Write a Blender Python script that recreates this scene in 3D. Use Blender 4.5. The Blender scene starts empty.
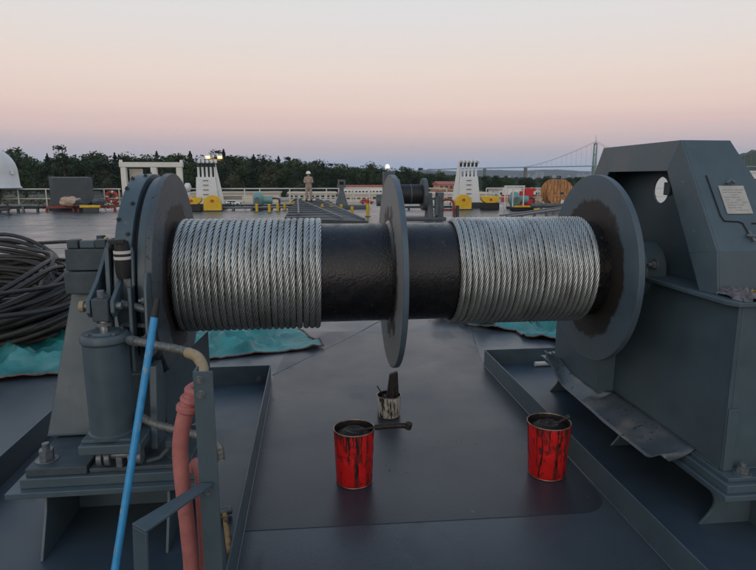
import bpy, math, random
import numpy as np
from mathutils import Vector, Matrix, noise as mnoise
R = math.radians
PI = math.pi
scn = bpy.context.scene
col = scn.collection
random.seed(7)

# ------------------------------------------------------------------ camera, sky, sun, exposure
CAM_H = 1.7
cam_d = bpy.data.cameras.new('camera'); cam = bpy.data.objects.new('camera', cam_d); col.objects.link(cam)
cam_d.sensor_width = 36; cam_d.lens = 36 * 582 / 756
cam_d.clip_start = 0.05; cam_d.clip_end = 40000
cam.location = (0, 0, CAM_H)
cam.rotation_euler = (PI/2 - math.atan(107/582), 0, -R(6.5))
scn.camera = cam
scn.render.resolution_x = 1024; scn.render.resolution_y = 772
scn.view_settings.view_transform = 'Standard'; scn.view_settings.look = 'None'
scn.view_settings.exposure = 0.12; scn.view_settings.gamma = 1

SUN_EL, SUN_AZ = 4.0, 200.0      # low in the dusk behind the camera; azimuth clockwise from +Y
w = bpy.data.worlds.new('World'); scn.world = w; w.use_nodes = True
nt = w.node_tree; nt.nodes.clear()
def lin(c):
    return tuple(((v/255)/12.92 if v/255 <= .04045 else ((v/255+.055)/1.055)**2.4) for v in c)
def wn(t, **k):
    n = nt.nodes.new(t)
    for a, b in k.items(): setattr(n, a, b)
    return n
out = wn('ShaderNodeOutputWorld'); bg = wn('ShaderNodeBackground'); nt.links.new(bg.outputs[0], out.inputs[0])
tc = wn('ShaderNodeTexCoord'); sep = wn('ShaderNodeSeparateXYZ'); nt.links.new(tc.outputs['Generated'], sep.inputs[0])
ramp = wn('ShaderNodeValToRGB'); 
# faint uneven layers in the dusk air
mpw = wn('ShaderNodeMapping'); mpw.inputs['Scale'].default_value = (1.2, 1.2, 22); nt.links.new(tc.outputs['Generated'], mpw.inputs[0])
nzw = wn('ShaderNodeTexNoise'); nzw.inputs['Scale'].default_value = 1.6; nzw.inputs['Detail'].default_value = 4; nt.links.new(mpw.outputs[0], nzw.inputs['Vector'])
maw = wn('ShaderNodeMath', operation='MULTIPLY_ADD'); nt.links.new(nzw.outputs[0], maw.inputs[0]); maw.inputs[1].default_value = .030; nt.links.new(sep.outputs['Z'], maw.inputs[2])
mbw = wn('ShaderNodeMath', operation='SUBTRACT'); nt.links.new(maw.outputs[0], mbw.inputs[0]); mbw.inputs[1].default_value = .015
nt.links.new(mbw.outputs[0], ramp.inputs[0])
stops = [(0.0, (142, 164, 192)), (.024, (160, 170, 194)), (.044, (190, 178, 186)), (.078, (220, 192, 188)), (.115, (231, 205, 194)),
         (.165, (232, 215, 205)), (.235, (224, 219, 217)), (.30, (218, 221, 223)), (.5, (182, 196, 212)), (1.0, (124, 150, 188))]
cr = ramp.color_ramp
while len(cr.elements) < len(stops): cr.elements.new(.5)
for e, (p, c) in zip(cr.elements, stops):
    e.position = p; e.color = (*lin(c), 1)
# the afterglow on the side of the sky where the sun went down
dot = wn('ShaderNodeVectorMath', operation='DOT_PRODUCT'); nt.links.new(tc.outputs['Generated'], dot.inputs[0])
dot.inputs[1].default_value = (math.sin(R(SUN_AZ)), math.cos(R(SUN_AZ)), 0.05)
mr = wn('ShaderNodeMapRange'); mr.interpolation_type = 'SMOOTHSTEP'
mr.inputs['From Min'].default_value = .35; mr.inputs['From Max'].default_value = 1.0
nt.links.new(dot.outputs['Value'], mr.inputs['Value'])
glow = wn('ShaderNodeMix', data_type='RGBA'); nt.links.new(mr.outputs[0], glow.inputs['Factor'])
nt.links.new(ramp.outputs[0], glow.inputs[6]); glow.inputs[7].default_value = (.82, .77, .74, 1)
sky = wn('ShaderNodeTexSky', sky_type='NISHITA'); sky.sun_disc = False
sky.sun_elevation = R(SUN_EL); sky.sun_rotation = R(SUN_AZ)
sc = wn('ShaderNodeVectorMath', operation='SCALE'); nt.links.new(sky.outputs[0], sc.inputs[0]); sc.inputs['Scale'].default_value = .05
add = wn('ShaderNodeMix', data_type='RGBA', blend_type='MIX'); add.inputs['Factor'].default_value = .02
nt.links.new(glow.outputs[2], add.inputs[6]); nt.links.new(sc.outputs[0], add.inputs[7])
nt.links.new(add.outputs[2], bg.inputs[0]); bg.inputs[1].default_value = 1.0

sl = bpy.data.lights.new('sun', 'SUN'); sun = bpy.data.objects.new('sun', sl); col.objects.link(sun)
sl.energy = .3; sl.angle = R(24); sl.color = (1, .88, .76)
d = Vector((math.sin(R(SUN_AZ))*math.cos(R(12)), math.cos(R(SUN_AZ))*math.cos(R(12)), math.sin(R(12))))
sun.rotation_euler = d.to_track_quat('Z', 'Y').to_euler(); sun.location = (0, -3, 8)

# ------------------------------------------------------------------ materials
MAT = {}
def mat(name, color, rough=.5, metal=0, var=.0, vscale=6, bump=0, bscale=60, rvar=0, color2=None, spec=.5, coat=0, emit=0, streak=None):
    m = bpy.data.materials.new(name); m.use_nodes = True; n = m.node_tree; b = n.nodes['Principled BSDF']
    b.inputs['Base Color'].default_value = (*color, 1); b.inputs['Roughness'].default_value = rough
    b.inputs['Metallic'].default_value = metal; b.inputs['Specular IOR Level'].default_value = spec
    b.inputs['Coat Weight'].default_value = coat
    t = n.nodes.new('ShaderNodeTexCoord'); src = t.outputs['Object']
    if streak:
        mp = n.nodes.new('ShaderNodeMapping'); mp.inputs['Scale'].default_value = streak; n.links.new(src, mp.inputs[0]); src = mp.outputs[0]
    if var or rvar or color2:
        no = n.nodes.new('ShaderNodeTexNoise'); no.inputs['Scale'].default_value = vscale; no.inputs['Detail'].default_value = 6
        no.inputs['Roughness'].default_value = .62
        n.links.new(src, no.inputs['Vector'])
        r = n.nodes.new('ShaderNodeValToRGB'); r.color_ramp.elements[0].position = .34; r.color_ramp.elements[1].position = .68
        c2 = color2 or tuple(min(1, c*(1+var)) for c in color); c1 = color if color2 else tuple(c*(1-var) for c in color)
        r.color_ramp.elements[0].color = (*c1, 1); r.color_ramp.elements[1].color = (*c2, 1)
        n.links.new(no.outputs[0], r.inputs[0]); n.links.new(r.outputs[0], b.inputs['Base Color'])
        if rvar:
            m2 = n.nodes.new('ShaderNodeMapRange'); m2.inputs['From Min'].default_value = .3; m2.inputs['From Max'].default_value = .7
            m2.inputs['To Min'].default_value = max(.05, rough-rvar); m2.inputs['To Max'].default_value = min(1, rough+rvar)
            n.links.new(no.outputs[0], m2.inputs[0]); n.links.new(m2.outputs[0], b.inputs['Roughness'])
    if bump:
        nb = n.nodes.new('ShaderNodeTexNoise'); nb.inputs['Scale'].default_value = bscale; nb.inputs['Detail'].default_value = 4
        n.links.new(t.outputs['Object'], nb.inputs['Vector'])
        bp = n.nodes.new('ShaderNodeBump'); bp.inputs['Strength'].default_value = 1; bp.inputs['Distance'].default_value = bump
        n.links.new(nb.outputs[0], bp.inputs['Height']); n.links.new(bp.outputs[0], b.inputs['Normal'])
    if emit:
        b.inputs['Emission Color'].default_value = (*color, 1); b.inputs['Emission Strength'].default_value = emit
    MAT[name] = m; return m

def mask_over(m, color, rough, build):
    """mix a second look over material m with a mask socket made by build(nodes, links, texcoord)"""
    n = m.node_tree; b = n.nodes['Principled BSDF']
    t = n.nodes.new('ShaderNodeTexCoord')
    s = build(n, t)
    for inp, val in (('Base Color', (*color, 1)), ('Roughness', rough)):
        mx = n.nodes.new('ShaderNodeMix'); mx.data_type = 'RGBA' if inp == 'Base Color' else 'FLOAT'
        ia, ib, io = (6, 7, 2) if inp == 'Base Color' else (2, 3, 0)
        if b.inputs[inp].is_linked: n.links.new(b.inputs[inp].links[0].from_socket, mx.inputs[ia])
        else: mx.inputs[ia].default_value = b.inputs[inp].default_value
        mx.inputs[ib].default_value = val
        n.links.new(s, mx.inputs['Factor']); n.links.new(mx.outputs[io], b.inputs[inp])

def noise_mask(scale, lo, hi, stretch=(1, 1, 1), detail=6, dist=0):
    def f(n, t):
        mp = n.nodes.new('ShaderNodeMapping'); mp.inputs['Scale'].default_value = stretch; n.links.new(t.outputs['Object'], mp.inputs[0])
        no = n.nodes.new('ShaderNodeTexNoise'); no.inputs['Scale'].default_value = scale; no.inputs['Detail'].default_value = detail
        no.inputs['Distortion'].default_value = dist
        n.links.new(mp.outputs[0], no.inputs['Vector'])
        r = n.nodes.new('ShaderNodeMapRange'); r.inputs['From Min'].default_value = lo; r.inputs['From Max'].default_value = hi
        n.links.new(no.outputs[0], r.inputs[0]); return r.outputs[0]
    return f

def math_(n, op, a, b=None):
    k = n.nodes.new('ShaderNodeMath'); k.operation = op
    for i, v in enumerate((a, b)):
        if v is None: continue
        if isinstance(v, (int, float)): k.inputs[i].default_value = v
        else: n.links.new(v, k.inputs[i])
    return k.outputs[0]

def ring_mask(rad, wob, soft=.004):
    def f(n, t):
        s = n.nodes.new('ShaderNodeSeparateXYZ'); n.links.new(t.outputs['Object'], s.inputs[0])
        yy = math_(n, 'MULTIPLY', s.outputs['Y'], s.outputs['Y']); zz = math_(n, 'MULTIPLY', s.outputs['Z'], s.outputs['Z'])
        r = math_(n, 'SQRT', math_(n, 'ADD', yy, zz))
        no = n.nodes.new('ShaderNodeTexNoise'); no.inputs['Scale'].default_value = 7; no.inputs['Detail'].default_value = 9
        no.inputs['Roughness'].default_value = .7
        n.links.new(t.outputs['Object'], no.inputs['Vector'])
        r2 = math_(n, 'ADD', r, math_(n, 'MULTIPLY', math_(n, 'SUBTRACT', no.outputs[0], .5), wob))
        m = n.nodes.new('ShaderNodeMapRange'); m.inputs['From Min'].default_value = rad+soft; m.inputs['From Max'].default_value = rad-soft
        n.links.new(r2, m.inputs[0]); return m.outputs[0]
    return f

PAINT = (.064, .098, .114)
M = MAT
mat('winch_paint', PAINT, .42, var=.13, vscale=5, rvar=.1, bump=.0006, bscale=25)
mask_over(M['winch_paint'], (.13, .16, .175), .6, noise_mask(14, .70, .76, (1, 1, 3)))
mat('winch_paint_dull', (.050, .072, .082), .6, var=.2, vscale=14, bump=.0012, bscale=80)
mat('flange_paint', (.080, .114, .138), .42, var=.12, vscale=6, rvar=.1, bump=.0005, bscale=25)
mask_over(M['flange_paint'], (.022, .018, .015), .58, ring_mask(.42, .16, .012))
mask_over(M['flange_paint'], (.06, .045, .036), .7, (lambda a, b_: (lambda n, t: math_(n, 'MULTIPLY', a(n, t), b_(n, t))))(ring_mask(.40, .16, .02), noise_mask(40, .60, .70)))
mat('flange_bare', (.075, .112, .140), .45, var=.14, vscale=9, rvar=.08, bump=.0005, bscale=40)
mask_over(M['flange_bare'], (.23, .225, .22), .5, ring_mask(.560, .004))
mask_over(M['flange_bare'], (.07, .055, .048), .62, ring_mask(.36, .5))
mat('flange_left', (.062, .078, .090), .45, var=.15, vscale=6, rvar=.1, bump=.0005, bscale=25)
mask_over(M['flange_left'], (.018, .015, .014), .5, noise_mask(38, .62, .66, (1, 1, 1), 3))
mask_over(M['flange_left'], (.028, .022, .019), .6, ring_mask(.40, .22))
mat('grease', (.006, .007, .009), .27, var=.5, vscale=14, rvar=.18, bump=.0026, bscale=85, color2=(.016, .014, .013))
mask_over(M['grease'], (.05, .04, .034), .6, noise_mask(26, .66, .72, (1, 1, 1), 8))
mat('sheet_worn', (.075, .095, .11), .36, var=.2, vscale=5, rvar=.1, bump=.001, bscale=20)
mask_over(M['sheet_worn'], (.17, .16, .15), .45, noise_mask(5, .56, .70))
mask_over(M['sheet_worn'], (.02, .02, .02), .6, noise_mask(34, .66, .69, (1, 1, 1), 3))
mat('dark_gap', (.012, .013, .015), .7)
mat('steel_wire', (.51, .53, .505), .30, metal=.8, var=.15, vscale=5)
mask_over(M['steel_wire'], (.10, .095, .085), .55, noise_mask(7, .50, .95, (1, 1, 1)))
mat('bolt_steel', (.16, .18, .19), .45, metal=.4, var=.3, vscale=40)
mat('chrome', (.62, .60, .55), .22, metal=.9, var=.15, vscale=60)
mat('black_rubber', (.014, .014, .015), .55, var=.4, vscale=12, bump=.001, bscale=60)
mat('black_cable', (.022, .020, .019), .5, var=.5, vscale=4, bump=.0015, bscale=70)
mat('cable_brown', (.055, .045, .036), .65, var=.4, vscale=8)
mat('white_tape', (.62, .60, .56), .6, var=.1)
mat('blue_paint', (.035, .30, .58), .4, var=.12, vscale=30)
mask_over(M['blue_paint'], (.25, .33, .36), .6, noise_mask(30, .62, .66, (1, 1, .5)))
mat('red_hose', (.44, .15, .13), .72, var=.16, vscale=14, bump=.0012, bscale=90)
mask_over(M['red_hose'], (.15, .05, .045), .8, noise_mask(9, .60, .72))
mat('tan_pipe', (.36, .27, .15), .5, var=.22, vscale=16)
mat('braid', (.20, .20, .18), .5, metal=.5, var=.3, vscale=60)
mat('red_can', (.60, .012, .012), .38, var=.15, vscale=12, rvar=.12)
mask_over(M['red_can'], (.015, .010, .009), .45, noise_mask(11, .61, .65, (3.0, 3.0, .35), 12, .2))
mat('tar', (.010, .008, .007), .62, var=.6, vscale=20, bump=.006, bscale=45, color2=(.016, .012, .009))
mat('white_can', (.56, .54, .47), .55, var=.1, vscale=20)
mask_over(M['red_can'], (.20, .012, .010), .5, noise_mask(22, .52, .60, (1.5, 1.5, .8), 10, .4))
mask_over(M['white_can'], (.05, .035, .022), .6, noise_mask(30, .48, .56, (1.6, 1.6, .35), 10, .6))
mat('can_rim', (.30, .22, .17), .35, metal=.6, var=.4, vscale=30)
mat('wood_handle', (.45, .29, .13), .6, var=.25, vscale=12, streak=(4, 4, .6))
mask_over(M['wood_handle'], (.08, .05, .03), .6, noise_mask(12, .58, .66))
mat('tarp', (.026, .200, .190), .42, var=.35, vscale=3, rvar=.12, bump=.010, bscale=9)
mask_over(M['tarp'], (.15, .33, .32), .6, noise_mask(2.2, .52, .8))
mat('tarp_hem', (.17, .09, .075), .7, var=.4, vscale=20)
mat('tarp_brown', (.13, .075, .055), .5, var=.3, vscale=5)
mat('rag_grey', (.15, .14, .15), .9, var=.5, vscale=20, bump=.004, bscale=40)
mat('glove_yellow', (.35, .22, .04), .9, var=.5, vscale=25, bump=.003, bscale=50)
mat('plaque', (.44, .42, .37), .5, var=.10, vscale=30)
mat('plaque_ink', (.27, .26, .24), .6)
mat('white_paint', (.70, .71, .70), .5, var=.06, vscale=2)
mat('white_warm', (.72, .70, .63), .55, var=.08, vscale=1.5)
mat('yellow_paint', (.72, .46, .02), .5, var=.12, vscale=5)
mat('orange_red', (.52, .055, .032), .55, var=.1, vscale=6)
mat('rust_red', (.24, .045, .035), .6, var=.3, vscale=4)
mat('bright_red', (.55, .03, .03), .5, var=.15, vscale=6)
mat('teal_paint', (.16, .33, .31), .5, var=.12, vscale=5)
mat('dark_grey', (.042, .050, .056), .6, var=.2, vscale=3)
mat('box_grey', (.060, .072, .082), .65, var=.12, vscale=2)
mat('far_grey', (.085, .10, .11), .55, var=.2, vscale=3)
mat('pipe_grey', (.13, .145, .15), .5, var=.2, vscale=2)
mat('beige_cloth', (.48, .36, .26), .85, var=.25, vscale=4, bump=.02, bscale=8)
mat('coverall', (.36, .29, .24), .85, var=.12, vscale=6)
mat('skin', (.40, .22, .16), .6); mat('helmet_white', (.85, .85, .82), .3)
mat('reel_wood', (.44, .22, .09), .7, var=.65, vscale=3, streak=(6, 6, 1))
mat('lamp_glow', (1, .74, .36), .5, emit=2.2)
mat('cream', (.58, .53, .44), .7, var=.07, vscale=.4); mat('cream_dark', (.42, .38, .31), .7, var=.1, vscale=.4)
mat('glass_dark', (.05, .06, .07), .15)
mat('roof_red', (.42, .10, .08), .7, var=.15, vscale=.6); mat('roof_white', (.74, .73, .70), .6)
mat('brick_orange', (.50, .26, .15), .8, var=.3, vscale=.5)
mat('concrete_tower', (.30, .36, .42), .7, var=.1, vscale=.02)
mat('bridge_green', (.20, .31, .28), .6, var=.1, vscale=.05); mat('pier_concrete', (.16, .16, .155), .7)
mat('trunk_bark', (.06, .045, .035), .9, var=.3, vscale=2)
mat('leaf_dark', (.032, .056, .034), .85, spec=.2, var=.35, vscale=.5); mat('leaf_mid', (.052, .086, .040), .85, spec=.2, var=.35, vscale=.5)
mat('leaf_olive', (.085, .090, .055), .85, spec=.2, var=.3, vscale=.5); mat('leaf_conifer', (.020, .034, .027), .85, spec=.2, var=.3, vscale=.5)
mat('hill_green', (.030, .048, .028), .95, spec=.1, var=.4, vscale=.05, bump=2, bscale=.08)
mat('hill_far', (.055, .085, .105), .95, spec=.1, var=.2, vscale=.002)
mat('shore_ground', (.20, .18, .145), .95, var=.25, vscale=.03, color2=(.09, .095, .05), bump=.05, bscale=.6)
mat('quay_ground', (.42, .38, .32), .95, var=.12, vscale=.05)
mat('hull', (.10, .045, .04), .6, var=.1, vscale=.3)

# the painted steel deck
dk = mat('deck_paint', (.056, .072, .085), .30, var=.10, vscale=.9, rvar=.12, bump=.0015, bscale=3.5)
mask_over(dk, (.080, .092, .106), .40, noise_mask(1.3, .56, .70, (1, 1.6, 1), 8))
mask_over(dk, (.13, .14, .15), .5, noise_mask(6, .72, .75, (1, 1, 1), 3))
mask_over(dk, (.036, .048, .062), .40, noise_mask(2.6, .64, .76, (1, .5, 1), 10, .8))
mask_over(dk, (.12, .08, .06), .7, noise_mask(16, .745, .77, (1, 1, 1), 3))
dk2 = mat('deck_darker', (.033, .039, .048), .34, var=.12, vscale=1.3, rvar=.09, bump=.0012, bscale=4)
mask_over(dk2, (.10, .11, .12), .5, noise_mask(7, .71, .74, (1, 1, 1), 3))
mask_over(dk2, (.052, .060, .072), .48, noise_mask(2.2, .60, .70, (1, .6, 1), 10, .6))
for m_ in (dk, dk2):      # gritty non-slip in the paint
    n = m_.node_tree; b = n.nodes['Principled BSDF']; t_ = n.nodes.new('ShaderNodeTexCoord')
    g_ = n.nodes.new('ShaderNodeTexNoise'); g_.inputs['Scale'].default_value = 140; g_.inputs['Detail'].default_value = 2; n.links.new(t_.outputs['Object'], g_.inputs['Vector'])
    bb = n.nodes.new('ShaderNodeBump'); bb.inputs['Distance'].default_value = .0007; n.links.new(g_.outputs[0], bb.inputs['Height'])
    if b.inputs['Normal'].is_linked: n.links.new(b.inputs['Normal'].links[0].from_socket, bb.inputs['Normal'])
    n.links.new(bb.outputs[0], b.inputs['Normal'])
tray_m = mat('tray_deck', (.042, .064, .084), .38, var=.16, vscale=2.2, rvar=.08, bump=.001, bscale=6)
water = mat('harbour_water', (.03, .045, .055), .12, bump=.08, bscale=.5)

# ------------------------------------------------------------------ helpers
ORG = {}
class MB:
    def __init__(s): s.v = []; s.f = []
    def add(s, vs, fs):
        k = len(s.v); s.v += [tuple(v) for v in vs]; s.f += [tuple(i+k for i in f) for f in fs]; return s
    def box(s, x0, x1, y0, y1, z0, z1):
        return s.add([(x0,y0,z0),(x1,y0,z0),(x1,y1,z0),(x0,y1,z0),(x0,y0,z1),(x1,y0,z1),(x1,y1,z1),(x0,y1,z1)],
                     [(0,3,2,1),(4,5,6,7),(0,1,5,4),(1,2,6,5),(2,3,7,6),(3,0,4,7)])
    def hexa(s, b, t):        # bottom four and top four corners, counter-clockwise from above
        return s.add(list(b)+list(t), [(0,3,2,1),(4,5,6,7),(0,1,5,4),(1,2,6,5),(2,3,7,6),(3,0,4,7)])
    def prism(s, pts, axis, a, b):   # polygon extruded along an axis; pts are the other two coordinates
        n = len(pts)
        def mk(p, q):
            return {'x': (q, p[0], p[1]), 'y': (p[0], q, p[1]), 'z': (p[0], p[1], q)}[axis]
        vs = [mk(p, a) for p in pts] + [mk(p, b) for p in pts]
        fs = [tuple(range(n))[::-1], tuple(range(n, 2*n))] + [(i, (i+1) % n, n+(i+1) % n, n+i) for i in range(n)]
        return s.add(vs, fs)
    def cyl(s, p, q, r, r2=None, n=24, cap=True):
        p, q = Vector(p), Vector(q); r2 = r if r2 is None else r2
        d = (q-p).normalized(); a = d.orthogonal().normalized(); b = d.cross(a)
        vs = [p+(a*math.cos(2*PI*i/n)+b*math.sin(2*PI*i/n))*r for i in range(n)] + [q+(a*math.cos(2*PI*i/n)+b*math.sin(2*PI*i/n))*r2 for i in range(n)]
        fs = [(i, (i+1) % n, n+(i+1) % n, n+i) for i in range(n)]
        if cap: fs += [tuple(range(n))[::-1], tuple(range(n, 2*n))]
        return s.add(vs, fs)
    def lathe(s, prof, c, axis='z', n=48, a0=0, a1=2*PI):    # prof: (radius, height) closed or open list
        full = abs(a1-a0-2*PI) < 1e-6; m = n if full else n+1
        vs = []
        for i in range(m):
            a = a0+(a1-a0)*i/n; ca, sa = math.cos(a), math.sin(a)
            for r, h in prof:
                vs.append((c[0]+r*ca, c[1]+r*sa, c[2]+h) if axis == 'z' else (c[0]+h, c[1]-r*ca, c[2]+r*sa))
        k = len(prof); fs = []
        for i in range(n):
            j = (i+1) % m
            for q in range(k-1): fs.append((i*k+q, j*k+q, j*k+q+1, i*k+q+1))
        return s.add(vs, fs)
    def tube(s, pts, r, n=8, rad=None):
        pts = [Vector(p) for p in pts]; N = len(pts); k = len(s.v); up = None
        for i, p in enumerate(pts):
            t = (pts[min(i+1, N-1)]-pts[max(i-1, 0)]).normalized()
            if up is None: up = t.orthogonal().normalized()
            up = (up-t*up.dot(t)).normalized(); b = t.cross(up); rr = rad[i] if rad else r
            for j in range(n):
                a = 2*PI*j/n; s.v.append(tuple(p+(up*math.cos(a)+b*math.sin(a))*rr))
        for i in range(N-1):
            for j in range(n): s.f.append((k+i*n+j, k+i*n+(j+1) % n, k+(i+1)*n+(j+1) % n, k+(i+1)*n+j))
        s.f.append(tuple(k+j for j in range(n))[::-1]); s.f.append(tuple(k+(N-1)*n+j for j in range(n)))
        return s
def spline(pts, sub=8):
    P = [Vector(p) for p in pts]; P = [P[0]*2-P[1]]+P+[P[-1]*2-P[-2]]; o = []
    for i in range(1, len(P)-2):
        for k in range(sub):
            t = k/sub; a, b, c, d = P[i-1], P[i], P[i+1], P[i+2]
            o.append(.5*((2*b)+(c-a)*t+(2*a-5*b+4*c-d)*t*t+(3*b-a-3*c+d)*t**3))
    o.append(P[-2]); return o
def tag(o, label=None, cat=None, group=None, kind=None):
    for k, v in (('label', label), ('category', cat), ('group', group), ('kind', kind)):
        if v: o[k] = v
    return o
def thing(name, label, cat, loc=(0, 0, 0), group=None):
    o = bpy.data.objects.new(name, None); col.objects.link(o); o.location = loc; o.empty_display_size = .1
    ORG[o.name] = Vector(loc); return tag(o, label, cat, group)
def part(name, mb, m, parent=None, origin=None, bevel=0, smooth=True, label=None, ang=35, seg=2):
    base = ORG[parent.name] if parent else Vector((0, 0, 0))
    if origin is None: origin = base if parent else Vector((0, 0, 0))
    origin = Vector(origin)
    me = bpy.data.meshes.new(name)
    me.from_pydata([(v[0]-origin.x, v[1]-origin.y, v[2]-origin.z) for v in mb.v], [], mb.f); me.update()
    if smooth:
        me.polygons.foreach_set('use_smooth', [True]*len(me.polygons)); me.set_sharp_from_angle(angle=R(ang))
    o = bpy.data.objects.new(name, me); col.objects.link(o); me.materials.append(M[m] if isinstance(m, str) else m)
    if parent: o.parent = parent
    o.location = origin-base; ORG[o.name] = origin
    if bevel:
        bv = o.modifiers.new('bevel', 'BEVEL'); bv.width = bevel; bv.segments = seg; bv.limit_method = 'ANGLE'; bv.angle_limit = R(40)
    if label: o['label'] = label
    return o
def copy_tree(o, parent=None):
    c = o.copy(); col.objects.link(c)
    if parent: c.parent = parent
    for ch in [x for x in o.children]: copy_tree(ch, c)
    return c
def hexbolt(c, d, r=.016, h=.012, shank=.01):
    m = MB(); c, d = Vector(c), Vector(d).normalized()
    m.cyl(c, c+d*.004, r*1.5, n=16); m.cyl(c+d*.004, c+d*(.004+h), r, n=6); m.cyl(c+d*(.004+h), c+d*(.004+h+shank), r*.5, n=10)
    return m
def crumple(nx, ny, fn):
    m = MB()
    for j in range(ny+1):
        for i in range(nx+1): m.v.append(tuple(fn(i/nx, j/ny)))
    for j in range(ny):
        for i in range(nx):
            a = j*(nx+1)+i; m.f.append((a, a+1, a+nx+2, a+nx+1))
    return m
def nz(x, y, z=0, s=1): return mnoise.noise(Vector((x*s, y*s, z*s)))

# ------------------------------------------------------------------ the setting
EDGE = 34.6
b = MB().box(-60, 60, -30, EDGE, -.02, 0)
tag(part('ship_deck', b, 'deck_paint'), kind='structure')
b = MB().box(-59.9, 59.9, -29.9, EDGE-.1, -7, -.02)
tag(part('ship_hull', b, 'hull'), 'dark hull side under the deck', kind='structure')
# thin sheet in a darker deck colour between the trays, round corner at the near right
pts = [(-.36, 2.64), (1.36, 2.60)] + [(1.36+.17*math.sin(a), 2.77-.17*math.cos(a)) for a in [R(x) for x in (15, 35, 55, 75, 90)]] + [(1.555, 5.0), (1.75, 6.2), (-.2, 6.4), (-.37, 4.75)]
tag(part('deck_dark_patch', MB().prism(pts, 'z', .0005, .0024), dk2, smooth=False), kind='structure')
tag(part('tray_floor', MB().box(-1.745, -.37, 1.0, 4.715, .0045, .006), tray_m), kind='structure')
tag(part('tray_floor', MB().box(1.565, 3.6, 1.0, 4.99, .0045, .006), tray_m), kind='structure')
# weld seams proud of the plate
ws = MB()
for p, q in (((1.56, 5.05), (1.98, 7.4)), ((1.98, 7.4), (3.2, 14)), ((-.36, 4.95), (.45, 6.2)), ((.45, 6.2), (1.6, 8.2)), ((-7, 9), (9, 9.2)), ((-14, 15), (14, 15)), ((-16, 22.3), (16, 22.3)), ((-3.2, 9), (-3.2, 34)), ((5.5, 9), (6.5, 34))):
    ws.tube([(p[0]+(q[0]-p[0])*t/20+nz(t, p[0])*.006, p[1]+(q[1]-p[1])*t/20, .0) for t in range(21)], .006, 5)
tag(part('weld_seam', ws, 'deck_paint'), kind='structure')
# water, far ground
tag(part('water', MB().box(-9000, 9000, -4000, 9000, -9.2, -9), 'harbour_water'), kind='structure')
g = crumple(60, 24, lambda u, v: ((u-.5)*1500, 130+v*900, -7.6+nz(u*9, v*9)*.5))
tag(part('shore', g, 'shore_ground'), kind='structure')
tag(part('quay', MB().prism([(-75, 150), (330, 150), (330, 250), (60, 262), (-70, 258)], 'z', -8, -6.6), 'quay_ground'), kind='structure')

def ridge(name, m, az0, az1, dist, prof, depth, seed, amp, kind='structure', n=120):
    mb = MB(); rows = 8
    for j in range(rows+1):
        for i in range(n+1):
            a = R(az0+(az1-az0)*i/n); t = j/rows; D = dist+depth*t
            h = prof(az0+(az1-az0)*i/n)*math.sin(min(1, t*1.5)*PI/2)
            h += amp*nz(i*.35, t*5, seed)*(t > 0) + amp*.5*nz(i*1.1, t*9, seed)*(t > 0)
            mb.v.append((D*math.tan(a), D, -9.5+max(0, h)))
    for j in range(rows):
        for i in range(n):
            k = j*(n+1)+i; mb.f.append((k, k+1, k+n+2, k+n+1))
    return tag(part(name, mb, m), kind=kind)
ridge('hills', 'hill_far', -30, 50, 7000, lambda a: 70+40*nz(a*.2, 3)+(40 if a > 8 else 0), 1500, 5, 16)
ridge('wooded_hill', 'hill_green', 33, 56, 1900, lambda a: min(1, max(0, (a-33)/5.5))*128+max(0, a-39)*3, 700, 9, 9)

def top_y(a):     # skyline height over eye level, in degrees, by compass angle
    P = [(-40, 2.2), (-26, 2.4), (-23, 1.9), (-19, 2.0), (-15, 2.1), (-12, 2.1), (-8, 2.05), (-5, 2.0), (-2, 1.7), (1, 1.6), (5, 1.2), (9, .9), (12, .6), (16, .25), (20, .05), (24, .0), (28, .05), (34, .1), (50, .1)]
    for (x0, y0), (x1, y1) in zip(P, P[1:]):
        if x0 <= a <= x1: return y0+(y1-y0)*(a-x0)/(x1-x0)
    return .3
# far wood behind the single trees: a mass of leaf clumps over rising ground
ridge('wooded_bank', 'hill_green', -40, 30, 430, lambda a: 9.2+1.7+430*math.tan(R(top_y(a)*.70-.1)), 80, 2, 4.0, n=400)

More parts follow.
